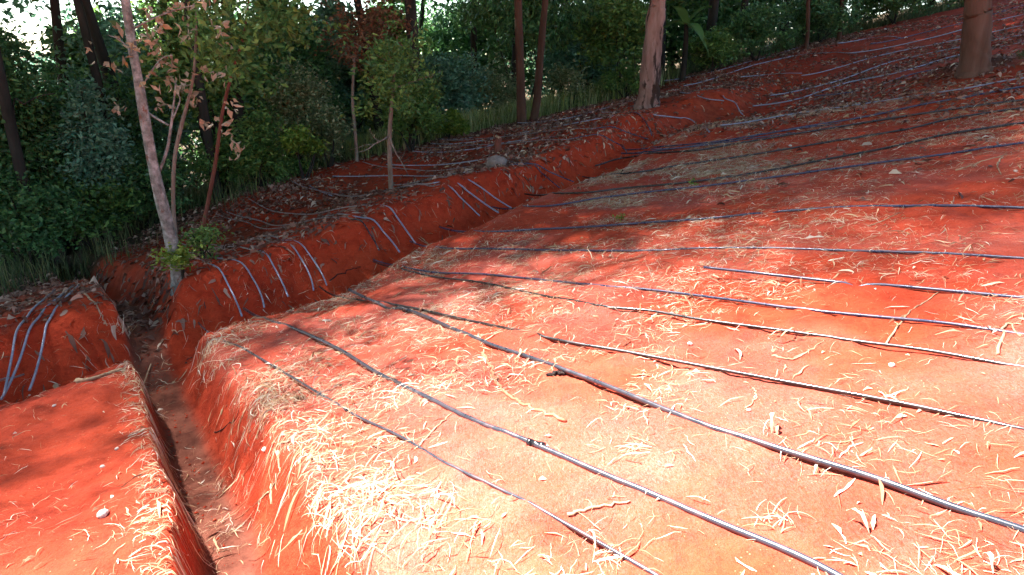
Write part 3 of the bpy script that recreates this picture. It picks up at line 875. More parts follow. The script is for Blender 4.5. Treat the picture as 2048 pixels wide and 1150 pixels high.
# left, dark and near
U('leafy_tree', 'dark dense tree at the left picture edge with sky beside its top', 'tree', 50, 13, 18, 250, G1, (0.13, 0.06), 9000, 101)
U('leafy_tree', 'dark green tree between the left edge tree and the leaning grey trunk', 'tree', 215, 13.5, 125, 260, G1, (0.13, 0.06), 8000, 102)
U('shrub', 'low dark shrub at the left picture edge under the trees', 'shrub', 40, 10.6, 330, 260, G1, (0.10, 0.05), 5000, 103)
U('shrub', 'low dark shrub behind the bank at the left, below the bare arching stem', 'shrub', 170, 11.4, 330, 220, G2, (0.10, 0.045), 4500, 104)
U('shrub', 'dark shrub just behind the leaning grey trunk', 'shrub', 290, 12.2, 300, 200, G1, (0.10, 0.045), 4000, 105)
U('leafy_tree', 'blue green tree behind the leaning grey trunk', 'tree', 300, 17, 40, 300, G7, (0.15, 0.07), 7000, 106)
U('leafy_tree', 'green leafy tree behind the red stemmed sapling', 'tree', 445, 13.8, -60, 250, G2, (0.15, 0.075), 6500, 107, low=0.3)
U('leafy_tree', 'very dark tree between the red stemmed sapling and the round grey bush', 'tree', 545, 18, 60, 240, G1, (0.16, 0.08), 8000, 108)
U('shrub', 'dull green shrub behind the foot of the red stemmed sapling', 'shrub', 460, 13, 270, 200, G2, (0.09, 0.04), 3600, 109)
U('shrub', 'round grey green bush at the forest edge with glinting leaves', 'bush', 615, 14.5, 110, 165, G4, (0.085, 0.04), 7500, 110)
U('shrub', 'small bright lime sapling in front of the round grey bush', 'shrub', 612, 12.6, 240, 95, G3, (0.12, 0.045), 900, 111, low=0.3)
U('shrub', 'low dim shrub between lime sapling and brown crowned tree', 'shrub', 560, 13.0, 300, 150, G2, (0.08, 0.04), 2500, 112)
U('shrub', 'yellow green shrub right of the slim pale trunk', 'shrub', 830, 14.5, 150, 130, G2, (0.10, 0.045), 4200, 113, low=0.2)
U('shrub', 'lime green low shrub lit at the forest edge left of the twin trunks', 'shrub', 900, 16, 222, 110, G3, (0.11, 0.05), 1700, 114)
U('shrub', 'grey green thicket behind the lime green low shrub', 'shrub', 905, 19, 90, 200, G7, (0.13, 0.06), 6000, 115)
U('shrub', 'dark thicket left of the twin trunks', 'shrub', 985, 20, 110, 130, G4, (0.12, 0.05), 4000, 116)
U('leafy_tree', 'drooping dark tree hanging behind the twin trunks', 'tree', 1040, 21, -40, 340, G1, (0.20, 0.06), 9000, 117, low=0.45, droop=0.9)
U('leafy_tree', 'dark tree filling the gap right of the twin trunks', 'tree', 1150, 24, 20, 220, G7, (0.18, 0.08), 6000, 118, low=0.1)
U('leafy_tree', 'fresh green tree just left of the peeling tree', 'tree', 1225, 20, -20, 150, G2, (0.15, 0.07), 5000, 119, low=0.25)
U('shrub', 'green undergrowth shrub left of the foot of the peeling tree', 'shrub', 1235, 19.5, 125, 110, G2, (0.10, 0.045), 2200, 120)
U('shrub', 'green shrub beneath the banana plant right of the peeling tree', 'shrub', 1400, 20.5, 60, 140, G2, (0.13, 0.05), 4500, 121)
U('shrub', 'dark shrub right of the banana plant', 'shrub', 1480, 21.5, 10, 150, G1, (0.13, 0.055), 5000, 122)
U('shrub', 'black green thicket around the two thin far trunks', 'shrub', 1590, 24, -20, 190, G1, (0.14, 0.06), 6000, 123)
U('shrub', 'black green thicket right of the two thin far trunks', 'shrub', 1730, 26, -60, 200, G1, (0.15, 0.07), 6000, 124)
U('shrub', 'black green thicket at the top of the slope beside the large tree', 'shrub', 1860, 29, -90, 200, G1, (0.16, 0.07), 5000, 125)
U('shrub', 'dark thicket behind the large tree in the upper right corner', 'shrub', 2010, 31, -120, 240, G1, (0.16, 0.07), 5000, 126)
U('leafy_tree', 'dark leafy tree cut by the left picture edge, nearest the bank', 'tree', -10, 11.2, 20, 200, G1, (0.12, 0.055), 7000, 127)
U('leafy_tree', 'tall dark leafy tree near the left edge, its top left of the open sky', 'tree', 55, 11.5, 8, 130, G1, (0.11, 0.05), 7000, 133)
U('leafy_tree', 'dark tree in the forest between the brown crowned tree and the grey bush', 'tree', 640, 19, 30, 130, G1, (0.14, 0.06), 5000, 134)
U('leafy_tree', 'dark leafy tree below the patch of open sky', 'tree', 120, 11.8, 120, 190, G1, (0.11, 0.05), 7000, 128)
U('leafy_tree', 'dark leafy tree directly left of the leaning grey trunk', 'tree', 205, 11.6, 150, 150, G7, (0.11, 0.05), 5000, 129)
U('shrub', 'thin leaved green shrub between the red stemmed sapling and lime sapling', 'shrub', 520, 12.6, 210, 120, G2, (0.10, 0.04), 3000, 130)
U('shrub', 'olive shrub beside the slim pale trunk on its left', 'shrub', 665, 13.6, 200, 90, G4, (0.09, 0.04), 2200, 131)
U('shrub', 'olive thicket in the grass right of the twin trunks', 'shrub', 1130, 19.5, 130, 90, G4, (0.10, 0.045), 2200, 132)
# deeper fill
BG = 'trees and thickets deep in the forest'
for i, (px, t, top, wp) in enumerate(((0, 24, 30, 200), (250, 30, -10, 230), (400, 27, -40, 300), (540, 34, -30, 260), (680, 26, 60, 200), (640, 40, 70, 300), (780, 30, 60, 240),
                                      (860, 34, -40, 260), (960, 30, -60, 240), (1100, 33, -60, 260), (1230, 30, -60, 240), (1340, 28, -60, 200), (1420, 30, -80, 220), (1530, 32, -100, 240),
                                      (1660, 33, -120, 240), (1790, 36, -150, 260), (1930, 38, -190, 300), (130, 36, 90, 300), (330, 44, -20, 300), (740, 48, 40, 300), (1000, 50, -30, 400), (-120, 20, 0, 300), (2150, 34, -200, 300),
                                      (245, 19, -60, 150), (600, 20, -60, 140), (700, 21, -50, 130), (800, 21, -50, 140), (30, 17, -40, 110), (190, 23, 95, 120), (290, 22, -30, 150), (250, 26, -40, 130), (570, 23, -20, 150), (650, 24, 20, 130), (720, 25, 30, 120), (790, 24, 20, 130), (480, 24, 40, 200), (880, 27, 50, 160), (590, 29, 20, 160), (1180, 27, -30, 160), (330, 26, 60, 160))):
    U('forest_thicket', 'dim leafy thicket seen deep between the forest trunks', 'thicket', px, t, top, wp, (G1, G7, G2, G1)[i % 4], (0.26, 0.13), 5200, 200 + i, BG, low=0.02)

# ------------------------------------------------------------------ trees of the foreground
def px_trunk(pts, Y0, dY=0.0):
    """pts: (px, py, width px); a trunk traced at its own distance. Returns world path and radii"""
    P = []; R = []
    for i, (x, y, wd) in enumerate(pts):
        Y = Y0 + dY * i
        P.append(at(x, y, Y)); R.append(wd / 2 / FPX * Y / pix_dir(x, y)[1] * FPX / math.hypot(FPX, x - IMW / 2))
    return np.array(P), np.array(R)

def grow(P, n=6):
    return catmull(P, n)

def trunk_child(parent, P, R, mat, sides=14, wob=0.10, extra=None, name='trunk', n=6):
    base = np.array(parent.location)
    g = Geo()
    PP = catmull(P, n)
    RR = np.interp(np.linspace(0, len(R) - 1, len(PP)), np.arange(len(R)), R)
    g.tube(PP - base, RR, sides, wob)
    if extra:
        extra(g, base)
    return link(name, g.mesh(name), parent, mat)

def leaf_child(parent, centres, sig, per, leaf, mat, seed, name='crown', droop=0.3):
    r = np.random.default_rng(seed)
    base = np.array(parent.location)
    cc = np.asarray(centres, float)
    idx = np.repeat(np.arange(len(cc)), r.poisson(per, len(cc)) + 1)
    C = cc[idx] + r.normal(size=(len(idx), 3)) * sig - base
    V, F = leaves_np(C, leaf[0], leaf[1], r, 0.3, droop)
    return link(name, mesh_np(name, V, F), parent, mat)

# leaning grey tree beside the drain
b0 = ground_at(360, 560)
gt = empty('leaning_tree', b0)
P, R = px_trunk([(363, 588, 46), (360, 566, 35), (355, 545, 29), (347, 500, 27), (325, 410, 25), (304, 320, 23), (285, 210, 21), (266, 100, 20), (251, 0, 20)], b0[1])
up = P[-1] - P[-2]
top = [P[-1] + up * k + np.array([-0.02 * k * k, 0.02 * k * k, 0]) for k in (1, 3, 6, 10)]
P = np.vstack([P, top]); R = np.concatenate([R, [0.05, 0.045, 0.035, 0.02]])
def side_stem(g, base):
    for pts in ([(318, 345, 7), (334, 300, 7), (343, 245, 6), (348, 200, 4), (352, 160, 3)], [(296, 226, 6), (315, 238, 5), (337, 250, 5)],
                [(345, 240, 4), (360, 200, 3), (352, 185, 2)], [(262, 60, 5), (300, 40, 4), (345, 22, 3), (390, 10, 2)], [(285, 170, 4), (320, 120, 3), (345, 110, 2)],
                [(268, 110, 4), (240, 80, 3), (215, 70, 2)]):
        p, r_ = px_trunk(pts, b0[1] + 0.05)
        g.tube(catmull(p, 4) - base, np.interp(np.linspace(0, len(r_) - 1, len(p) * 4 - 3), np.arange(len(r_)), r_), 7)
    for k in range(7):
        an = k * 0.9
        limb(g, top[1 + k % 3] - base, (math.cos(an), math.sin(an), 0.6), 1.8, 0.03, np.random.default_rng(k), 2, 1)
trunk_child(gt, P, R, BARK_GREY, 16, 0.12, side_stem)
cen = []
rr = np.random.default_rng(12)
for (x, y) in ((300, 28), (330, 32), (318, 55), (370, 22), (345, 12), (290, 85), (236, 66), (262, 100), (275, 75), (378, 62), (372, 75), (311, 66), (440, 60), (446, 82), (305, 103), (335, 125), (328, 122), (348, 150), (300, 182), (306, 178), (340, 160), (365, 165),
               (395, 205), (390, 195), (410, 5), (320, 215), (182, 105), (236, 218), (240, 130), (292, 125), (405, 145), (445, 150), (430, 148), (460, 210), (455, 250), (462, 270), (470, 292), (476, 306), (417, 240), (385, 14), (372, 178), (352, 175)):
    cen.append(at(x, y, b0[1] + rr.uniform(-0.4, 0.9)))
leaf_child(gt, cen, 0.035, 4.5, (0.085, 0.042), G6, 31, 'dead_leaves', 0.9)
cen2 = [P[-1 - k % 3] + rr.normal(size=3) * np.array([1.1, 1.1, 0.7]) + np.array([0, 0, 0.3]) for k in range(26)]
leaf_child(gt, cen2, 0.22, 40, (0.12, 0.06), G2, 32, 'crown')
tag(gt, 'leaning grey barked tree with withered pinkish leaves beside the drain', 'tree')

# saplings behind it
def sapling(name, label, pts, base_px, Y, mat, crown=None, sides=8, leafm=G2, seed=1, lf=(0.12, 0.055), per=14, sig=0.09, tops=None, twigs=5):
    x, y = base_px
    q = at(x, y, Y)
    q[2] = float(height_xy(q[0], q[1], False))
    o = empty(name, q)
    P, R = px_trunk(pts, Y)
    P = np.vstack([q - np.array([0, 0, 0.1]), P]); R = np.concatenate([[R[0] * 1.2], R])
    if tops:
        d = P[-1] - P[-2]; d /= np.linalg.norm(d)
        for k in range(1, 4):
            P = np.vstack([P, P[-1] + d * tops / 3 + np.array([0.03, 0, 0.05])]); R = np.append(R, R[-1] * 0.75)
    def ex(g, base):
        r = np.random.default_rng(seed)
        for k in range(twigs):
            i = int(r.integers(max(1, len(P) // 2), len(P)))
            limb(g, P[i] - base, r.normal(size=3) + np.array([0, 0, 0.8]), 0.6, R[i] * 0.5, r, 2, 1, 5)
    trunk_child(o, P, R, mat, sides, 0.08, ex, 'stem')
    if crown:
        r = np.random.default_rng(seed + 5)
        cc = [at(cx + r.normal() * sx, cy + r.normal() * sy, Y + r.normal() * 0.35) for cx, cy, sx, sy, m in crown for _ in range(m)]
        leaf_child(o, cc, sig, per, lf, leafm, seed + 9, 'crown')
    return tag(o, label, 'tree')

sapling('sapling', 'thin brown sapling stem close behind the leaning grey trunk', [(347, 420, 9), (349, 323, 9), (362, 254, 9), (383, 174, 7), (391, 104, 6), (394, 0, 5)], (346, 470), 7.6, BARK_PALE,
        [(400, 60, 50, 45, 40), (420, 120, 45, 40, 24)], leafm=G2, seed=21, lf=(0.10, 0.05), per=11, tops=2.0)
sapling('sapling', 'thin red brown sapling right of the leaning grey tree', [(404, 465, 10), (417, 400, 9), (431, 323, 8), (445, 226, 8), (463, 150, 7), (481, 94, 6), (492, 45, 5), (500, -20, 4)], (398, 497), 8.6, BARK_RED,
        [(510, 30, 60, 30, 36), (570, 45, 40, 26, 22), (470, 110, 45, 35, 18)], leafm=G2, seed=22, lf=(0.11, 0.055), per=11, tops=1.5)
sapling('slim_tree', 'slim pale trunked young tree alone on the leaf strewn bed', [(782, 380, 10), (780, 330, 10), (779, 270, 9), (783, 215, 8), (787, 175, 7), (788, 130, 4)], (783, 397), 9.3, BARK_PALE,
        [(792, 150, 30, 34, 60), (775, 130, 30, 28, 34), (742, 212, 14, 8, 7), (815, 200, 14, 14, 10), (805, 95, 22, 18, 16)], leafm=G2, seed=23, lf=(0.085, 0.04), per=15, sig=0.08)
sapling('brown_crowned_tree', 'young tree with rusty brown crown at the forest edge', [(712, 290, 7), (707, 230, 7), (705, 190, 6), (708, 130, 5), (712, 80, 4)], (713, 312), 13.5, BARK_PALE,
        [(720, 60, 36, 30, 60), (755, 50, 24, 18, 26), (700, 95, 28, 18, 24)], leafm=G5, seed=24, lf=(0.10, 0.05), per=14, sig=0.12)
sapling('thin_forest_tree', 'left one of two thin far trunks at the top of the slope', [(1615, 70, 9), (1616, 30, 9), (1617, -20, 8)], (1614, 84), 21.5, BARK_BROWN, None, seed=25, tops=5.0)
sapling('thin_forest_tree', 'right one of two thin far trunks at the top of the slope', [(1682, 45, 9), (1684, 10, 9), (1686, -40, 8)], (1680, 64), 23.0, BARK_BROWN, None, seed=26, tops=5.0)
sapling('arching_stem', 'bare grey stem arching through the dark left undergrowth', [(28, 228, 4), (50, 208, 4), (80, 192, 3), (110, 187, 3)], (20, 300), 10.6, BARK_DARK, None, seed=27, twigs=0)

# twin trunks
def big_tree(name, label, pts, base_px, mat, crown_h, crown_r, seed, wob=0.1, kind=0, roots=None, sides=18, lean=0.0, Y=None):
    q = ground_at(*base_px) if Y is None else at(*base_px, Y)
    q[2] = float(height_xy(q[0], q[1], False))
    o = empty(name, q)
    P, R = px_trunk(pts, q[1])
    d = (P[-1] - P[-2]); d /= np.linalg.norm(d); d = d * 0.6 + np.array([0, 0, 0.4]); d /= np.linalg.norm(d)
    h = P[-1][2] - q[2]
    ext = [P[-1] + d * k * (crown_h - h) / 5 for k in range(1, 6)]
    R = np.concatenate([R, R[-1] * np.linspace(0.9, 0.35, 5)])
    P = np.vstack([q - np.array([0, 0, 0.25]), P, ext]); R = np.concatenate([[R[0] * 1.1], R])
    def ex(g, base):
        r = np.random.default_rng(seed)
        for k in range(11):
            an = k * 2.4
            limb(g, ext[2 + k % 3] - base, (math.cos(an), math.sin(an), 0.5), crown_r * 0.8, R[-1] * 0.8, r, 2, 1)
        if roots:
            for k in range(roots):
                an = k * 6.28 / roots + r.uniform(-0.3, 0.3)
                L = R[1] * r.uniform(1.3, 2.0)
                a = np.array([math.cos(an), math.sin(an), 0])
                pts_ = [np.array([0, 0, 0.45]) + a * R[1] * 0.55, a * R[1] * 0.95 + np.array([0, 0, 0.16]), a * L + np.array([0, 0, -0.10])]
                g.tube(catmull(pts_, 5), np.linspace(R[1] * 0.38, R[1] * 0.2, 11), 8, 0.1)
    trunk_child(o, P, R, mat, sides, wob, ex, n=8)
    cm, _ = crown_mesh('crown', 170, 150, (crown_r, crown_r, crown_r * 0.75), (0.28, 0.13), seed, 0.17, 0.2, 0.1)
    c = link('crown', cm, o, G1)
    c.location = Vector(ext[-1] - q) + Vector((0, 0, -0.5))
    return tag(o, label, 'tree')

big_tree('brown_trunk_tree', 'brown trunk at the forest edge, left and thicker of a twin pair', [(1043, 240, 21), (1042, 190, 18), (1041, 150, 17), (1038, 70, 16), (1036, 0, 16)], (1044, 250), BARK_BROWN, 13, 4.6, 401)
big_tree('brown_trunk_tree', 'brown trunk at the forest edge, right and slimmer of a twin pair', [(1068, 236, 17), (1074, 200, 16), (1078, 150, 15), (1084, 70, 14), (1090, 0, 13)], (1066, 243), BARK_BROWN, 14, 4.6, 402)
big_tree('peeling_tree', 'pinkish grey tree with dark peeling bark standing on the bank', [(1294, 218, 62), (1295, 206, 50), (1298, 184, 43), (1301, 140, 40), (1307, 70, 37), (1314, 20, 35), (1318, -20, 33)], (1297, 214), BARK_PEEL, 15, 6.4, 403, 0.16)
big_tree('large_tree', 'large smooth tan trunk on a dark root mound at upper right', [(1947, 148, 80), (1948, 134, 70), (1950, 112, 64), (1952, 80, 62), (1956, 30, 58), (1959, -20, 56)], (1948, 146), BARK_SMOOTH, 14, 6.4, 404, 0.06, sides=24)

# banana plant
bq = at(1372, 60, 19.6); bq[2] = float(height_xy(bq[0], bq[1], False))
ban = empty('banana_plant', bq)
g = Geo(); g.tube(catmull([np.array([0, 0, -0.1]), np.array([0.03, 0, 0.8]), np.array([0.0, 0, 1.5])], 4), np.linspace(0.09, 0.06, 9), 9)
link('stem', g.mesh('stem'), ban, BARK_DARK)
r = np.random.default_rng(77)
for k, (an, L, rise) in enumerate(((0.2, 1.0, 1.0), (2.9, 1.0, 0.5), (4.0, 1.1, 0.9), (5.2, 0.9, 0.3), (1.5, 1.0, 0.7), (-0.6, 0.8, -0.2))):
    a = np.array([math.cos(an), math.sin(an), 0]); sd = np.array([-a[1], a[0], 0])
    V = []; F = []
    for i in range(9):
        t = i / 8
        c = np.array([0, 0, 1.45]) + a * L * t * (0.9 - 0.2 * max(rise, 0)) + np.array([0, 0, rise * L * t - 0.9 * L * t * t * (0.6 if rise > 0.5 else 0.9)])
        wd = 0.15 * math.sin(math.pi * min(1, 0.12 + t * 0.9)) ** 0.7
        V += [c - sd * wd + [0, 0, 0.05], c, c + sd * wd + [0, 0, 0.05]]
        if i:
            b_ = (i - 1) * 3
            F += [(b_, b_ + 1, b_ + 4, b_ + 3), (b_ + 1, b_ + 2, b_ + 5, b_ + 4)]
    link('leaf', mesh_np('leaf', np.array(V), np.array(F), True), ban, G2)
tag(ban, 'bright green banana plant right of the peeling tree', 'banana plant')

# shrubs at the foot of the leaning tree
U('shrub', 'yellow green leafy shoots at the left foot of the leaning grey tree', 'shrub', 338, 6.15, 505, 58, G3, (0.055, 0.024), 420, 501, low=0.1)
U('shrub', 'dull green leafy shoots at the right foot of the leaning grey tree', 'shrub', 392, 6.7, 485, 60, G2, (0.055, 0.022), 420, 502, low=0.15)
U('seedling', 'small green seedling in the straw under the rising pipes', 'seedling', 1385, 7.35, 403, 22, G3, (0.035, 0.02), 26, 503, stems=2, hmin=0.09)
U('seedling', 'small green seedling low in the straw above the long bluish pipe', 'seedling', 1244, 6.5, 479, 30, G3, (0.035, 0.02), 30, 504, stems=2, hmin=0.09)

# ------------------------------------------------------------------ boulder, stump, stones
def lump(name, x, y, size, mat, seed, label, cat, group=None, flat=0.6, sink=0.3):
    r = np.random.default_rng(seed)
    nu, nv = 14, 9
    V = []
    for i in range(nv):
        th = math.pi * i / (nv - 1)
        for j in range(nu):
            ph = 2 * math.pi * j / nu
            d = np.array([math.sin(th) * math.cos(ph), math.sin(th) * math.sin(ph), math.cos(th)])
            k = 1 + 0.22 * vnoise(np.array([d[0] * 1.7 + seed]), np.array([d[1] * 1.7 + d[2] * 2.3]))[0] + 0.10 * vnoise(np.array([d[0] * 4 + seed]), np.array([d[1] * 4 + d[2] * 5]))[0]
            V.append(d * k * size / 2 * np.array([1, 0.8, flat]))
    F = [(i * nu + j, i * nu + (j + 1) % nu, (i + 1) * nu + (j + 1) % nu, (i + 1) * nu + j) for i in range(nv - 1) for j in range(nu)]
    z = float(height_xy(x, y, True))
    o = link(name, mesh_np(name, np.array(V), np.array(F)[:, ::-1], size > 0.15), None, mat)
    o.location = (x, y, z + size * flat * (0.5 - sink))
    o.rotation_euler = (0, 0, r.uniform(0, 6.28))
    return tag(o, label, cat, group)
q = ground_at(992, 333); lump('boulder', q[0], q[1], 0.36, M_STONE, 3, 'grey brown boulder among leaves below the small stump', 'boulder')
q = ground_at(996, 304)
st = empty('tree_stump', (q[0], q[1], q[2]))
g = Geo(); g.tube(catmull([(0, 0, -0.1), (0.0, 0, 0.08), (0.01, 0, 0.24)], 4), [0.09, 0.075, 0.068, 0.065, 0.063, 0.062, 0.061, 0.06, 0.06], 12, 0.15)
link('stem', g.mesh('stem'), st, BARK_RED)
g = Geo(); g.tube([(0.0, 0.0, 0.236), (0.012, 0, 0.262)], [0.057, 0.052], 12, 0.1)
link('cut_face', g.mesh('cut_face'), st, M_STICK)
tag(st, 'small reddish tree stump above the boulder', 'stump')
for i, (px, py, sz, lab) in enumerate(((207, 1034, 0.055, 'pale lump at the bottom of the left mound'), (530, 905, 0.035, 'pale stone on the red wall of the drain'), (1379, 697, 0.03, 'round pale stone between two middle pipes'),
                                  (1783, 735, 0.035, 'pale stone under the dusty pipe at right'), (60, 795, 0.02, 'tiny white stone high on the left mound'), (108, 812, 0.024, 'white stone on the left mound near its stick'),
                                  (207, 940, 0.026, 'white chip alone on the left mound'), (235, 903, 0.022, 'small white chip on the left mound near the drain'), (1580, 295, 0.045, 'pale stone by the rising pipes below the slope'),
                                  (1770, 60, 0.10, 'white stone high on the dark slope'), (2030, 345, 0.03, 'pale stone at the right picture edge'), (1497, 824, 0.02, 'pale pebble between the lowest pipes'))):
    q = ground_at(px, py)
    lump('stone', q[0], q[1], sz, M_CHALK, 20 + i, lab, 'stone', None, 0.6, 0.2)

# dark root mound under the large tree
q = ground_at(1958, 165)
U('grass_clump', 'scrubby low growth on the root mound right of the large trunk', 'grass', 2005, 9.9, 118, 90, GRASSD, (0.10, 0.012), 500, 610, low=0.0, hmin=0.25, stems=2)

# ------------------------------------------------------------------ sticks and roots
def stick(pts, dia, mat, label, name='stick', taper=0.5, lift=0.0):
    P = np.array([ground_at(x, y) for x, y in pts])
    PP = catmull(P, 7)
    jr = np.random.default_rng(int(abs(pts[0][0]) + pts[0][1]))
    PP[1:-1, :2] += jr.normal(size=(len(PP) - 2, 2)) * dia * 0.35
    g_ = height_xy(PP[:, 0], PP[:, 1], True)
    k = np.linspace(0, math.pi, len(PP))
    PP[:, 2] = g_ * 0.7 + PP[:, 2] * 0.3 + dia * 0.35 + lift * np.sin(k)
    r_ = dia / 2 * np.linspace(1, taper, len(PP))
    V, F, T = tube_geo(PP, r_, 8, 0.18)
    o = link(name, mesh_np(name, V, [F, T], True), None, mat)
    return tag(o, label, 'stick')
stick([(112, 776), (160, 766), (205, 752), (245, 743)], 0.035, M_STICK, 'flat pale stick lying across the left mound')
stick([(245, 744), (300, 738), (345, 731)], 0.016, M_STICK, 'thin pale stick bridging from the left mound to the drain')
stick([(579, 884), (552, 903), (560, 943), (548, 974), (520, 1009), (517, 1033)], 0.011, M_STICK, 'long curved root hanging down the drain wall', 'root')
stick([(618, 923), (645, 929), (680, 926)], 0.012, M_STICK, 'short root poking out at the top of the drain wall', 'root')
stick([(565, 872), (620, 866), (650, 868)], 0.011, M_STICK, 'pale straight root above the curved root', 'root')
stick([(965, 705), (985, 745), (1000, 775), (1030, 805), (1060, 820), (1132, 846)], 0.018, M_REDSTICK, 'soil caked branch between the two thick pipes', taper=0.8)
stick([(1095, 757), (1112, 752), (1130, 748)], 0.022, M_CHAR, 'short charred stick beside the thickest pipe', taper=0.9)
stick([(836, 629), (846, 621), (857, 614)], 0.016, M_REDSTICK, 'short red brown stick lying over the thickest pipe end', lift=0.02)
stick([(659, 563), (690, 548), (722, 536)], 0.014, M_CHAR, 'dark twig on the ditch edge left of the two joined pipes')
stick([(659, 564), (668, 580), (678, 597)], 0.012, M_REDSTICK, 'short brown twig touching the black pipe end')
stick([(1911, 345), (1960, 329), (2011, 311)], 0.017, M_STICK, 'straight pale stick on the bare soil at the right')
stick([(2003, 316), (1995, 332), (2002, 350)], 0.014, M_STICK, 'bent pale stick under the straight stick at the right')
stick([(1770, 696), (1809, 635), (1843, 613), (1878, 585)], 0.010, M_STICK, 'crooked pale root crossing under the bluish pipes at right', 'root')
stick([(1543, 717), (1583, 722), (1613, 709), (1648, 685)], 0.012, M_STICK, 'crooked pale root between the dark middle pipes', 'root')
stick([(1996, 709), (2013, 652), (2040, 680)], 0.013, M_STICK, 'forked pale root at the right picture edge', 'root')
stick([(738, 889), (772, 906), (796, 940), (808, 959)], 0.006, M_CHAR, 'thin dark curved twig left of the nearest thin pipe')
stick([(1490, 822), (1512, 800), (1505, 778)], 0.009, M_STICK, 'small hooked root in front of the thickest pipe', 'root')
stick([(830, 905), (880, 850), (905, 830)], 0.010, M_STICK, 'straight pale stalk between nearest pipes', 'stalk')
stick([(1135, 1040), (1190, 1022), (1260, 1008)], 0.014, M_STICK, 'pale broken stalk at the bottom beside the thick pipe', 'stalk')
stick([(430, 870), (470, 845), (482, 815)], 0.008, M_CHAR, 'thin dark root on the drain floor', 'root')
stick([(470, 1040), (500, 1022), (522, 1000)], 0.007, M_REDSTICK, 'thin brown root at the foot of the drain wall', 'root')
stick([(170, 590), (200, 625), (215, 655)], 0.018, M_STICK, 'dead branch end lying in the dark drain', 'branch')
stick([(210, 655), (245, 640), (280, 628)], 0.013, M_STICK, 'dead twig across the dark drain', 'branch')
stick([(1735, 455), (1770, 440), (1800, 425)], 0.009, M_STICK, 'slender straw stalk under the pipe that bends level', 'stalk')
stick([(1640, 345), (1690, 338), (1735, 342)], 0.012, M_REDSTICK, 'brown twig along the lowest rising pipe')

# ------------------------------------------------------------------ straw litter
def litter_geo(x, y, length, width, r, K=5, lift=0.02, curl=1.2, taper=True):
    """curved strips lying on the ground"""
    n = len(x)
    h0 = r.uniform(0, 2 * np.pi, n)
    kap = r.normal(0, curl, n)
    t = np.linspace(-0.5, 0.5, K)
    ang = h0[:, None] + kap[:, None] * t[None, :] + r.normal(0, 1, (n, K)) * r.choice([0.08, 0.2, 0.45], n, p=[0.62, 0.28, 0.10])[:, None]
    st = length[:, None] / (K - 1)
    px = x[:, None] + np.cumsum(np.cos(ang) * st, 1) - 0.5 * np.cos(h0)[:, None] * length[:, None]
    py = y[:, None] + np.cumsum(np.sin(ang) * st, 1) - 0.5 * np.sin(h0)[:, None] * length[:, None]
    z = height_xy(px, py, True)
    # stiff strips: blend with the straight line between the ends, then some lift
    zl = z[:, :1] * (0.5 - t) + z[:, -1:] * (0.5 + t)
    z = np.maximum(z, 0.5 * z + 0.5 * zl) + 0.003
    lf = np.abs(r.normal(0, lift, n))
    z = z + lf[:, None] * (np.cos(np.pi * t)[None, :] * r.uniform(0, 1, n)[:, None] + (t[None, :] + 0.5) * r.uniform(0, 1, n)[:, None])
    roll = r.normal(0, 0.6, n)[:, None] + r.normal(0, 0.5, n)[:, None] * t[None, :]
    wj = np.clip(1 + r.normal(0, 0.35, (n, K)), 0.3, 1.8)
    wd = wj * width[:, None] * (1 - 0.75 * np.abs(t[None, :] * 2) ** 2.5 if taper else np.ones((1, K))) / 2
    sx = -np.sin(ang) * wd * np.cos(roll); sy = np.cos(ang) * wd * np.cos(roll); sz = wd * np.sin(roll)
    A = np.stack([px + sx, py + sy, z + np.abs(sz) + sz], -1); B = np.stack([px - sx, py - sy, z + np.abs(sz) - sz], -1)
    V = np.stack([A, B], 2).reshape(-1, 3)
    base = (np.arange(n) * K * 2)[:, None] + (np.arange(K - 1) * 2)[None, :]
    F = np.stack([base, base + 1, base + 3, base + 2], -1).reshape(-1, 4)
    return V, F

def straw_density(s, w):
    a = (s - trench_left(w)) / trench_width(w)
    nz = 0.5 + 0.5 * vnoise(s * 0.9 + 40, w * 0.9); nz2 = 0.5 + 0.5 * vnoise(s * 2.6 + 12, w * 2.6 + 3)
    cl = np.clip(nz * 0.9 + nz2 * 0.9 - 0.55, 0.03, 1.4)
    lip = np.exp(-((w + 1.0) / 0.9) ** 2) * (1 - sstep(8, 11, s))
    rim = np.exp(-((a - 1.35) / 0.42) ** 2) * sstep(0.93, 1.06, a) * (w < 0.3)
    rise = np.exp(-((s - 6.2 - 0.25 * w) / 1.5) ** 2) * sstep(-4.5, -1.5, w)
    d = 0.80 + 0.75 * lip + 0.30 * rim + 0.7 * rise
    bare = np.exp(-(((s - 4.2) / 1.5) ** 2 + ((w + 4.0) / 1.2) ** 2))
    d = d * (1 - 0.6 * bare) * cl
    inside = (a > -0.05) & (a < 0.92) & (w < 0.4)
    d = np.where(inside, 0.22 * cl, d)
    leftb = (a <= -0.05) & (w < 0.3)
    d = np.where(leftb, 0.10 * cl + 0.35 * np.exp(-((a + 0.12) / 0.16) ** 2), d)
    ditch = (w > 0.05) & (w < 1.2)
    d = np.where(ditch, 0.10 * cl, d)
    d = np.where(w >= 1.2, 0.10 * cl, d)
    return d

def scatter(n, srange, wrange, dens, r, dmax=1.6):
    S = []; W_ = []
    m = 0
    while m < n:
        s = r.uniform(*srange, 40000); w = r.uniform(*wrange, 40000)
        k = r.uniform(0, dmax, 40000) < dens(s, w)
        S.append(s[k]); W_.append(w[k]); m += k.sum()
    return np.concatenate(S)[:n], np.concatenate(W_)[:n]

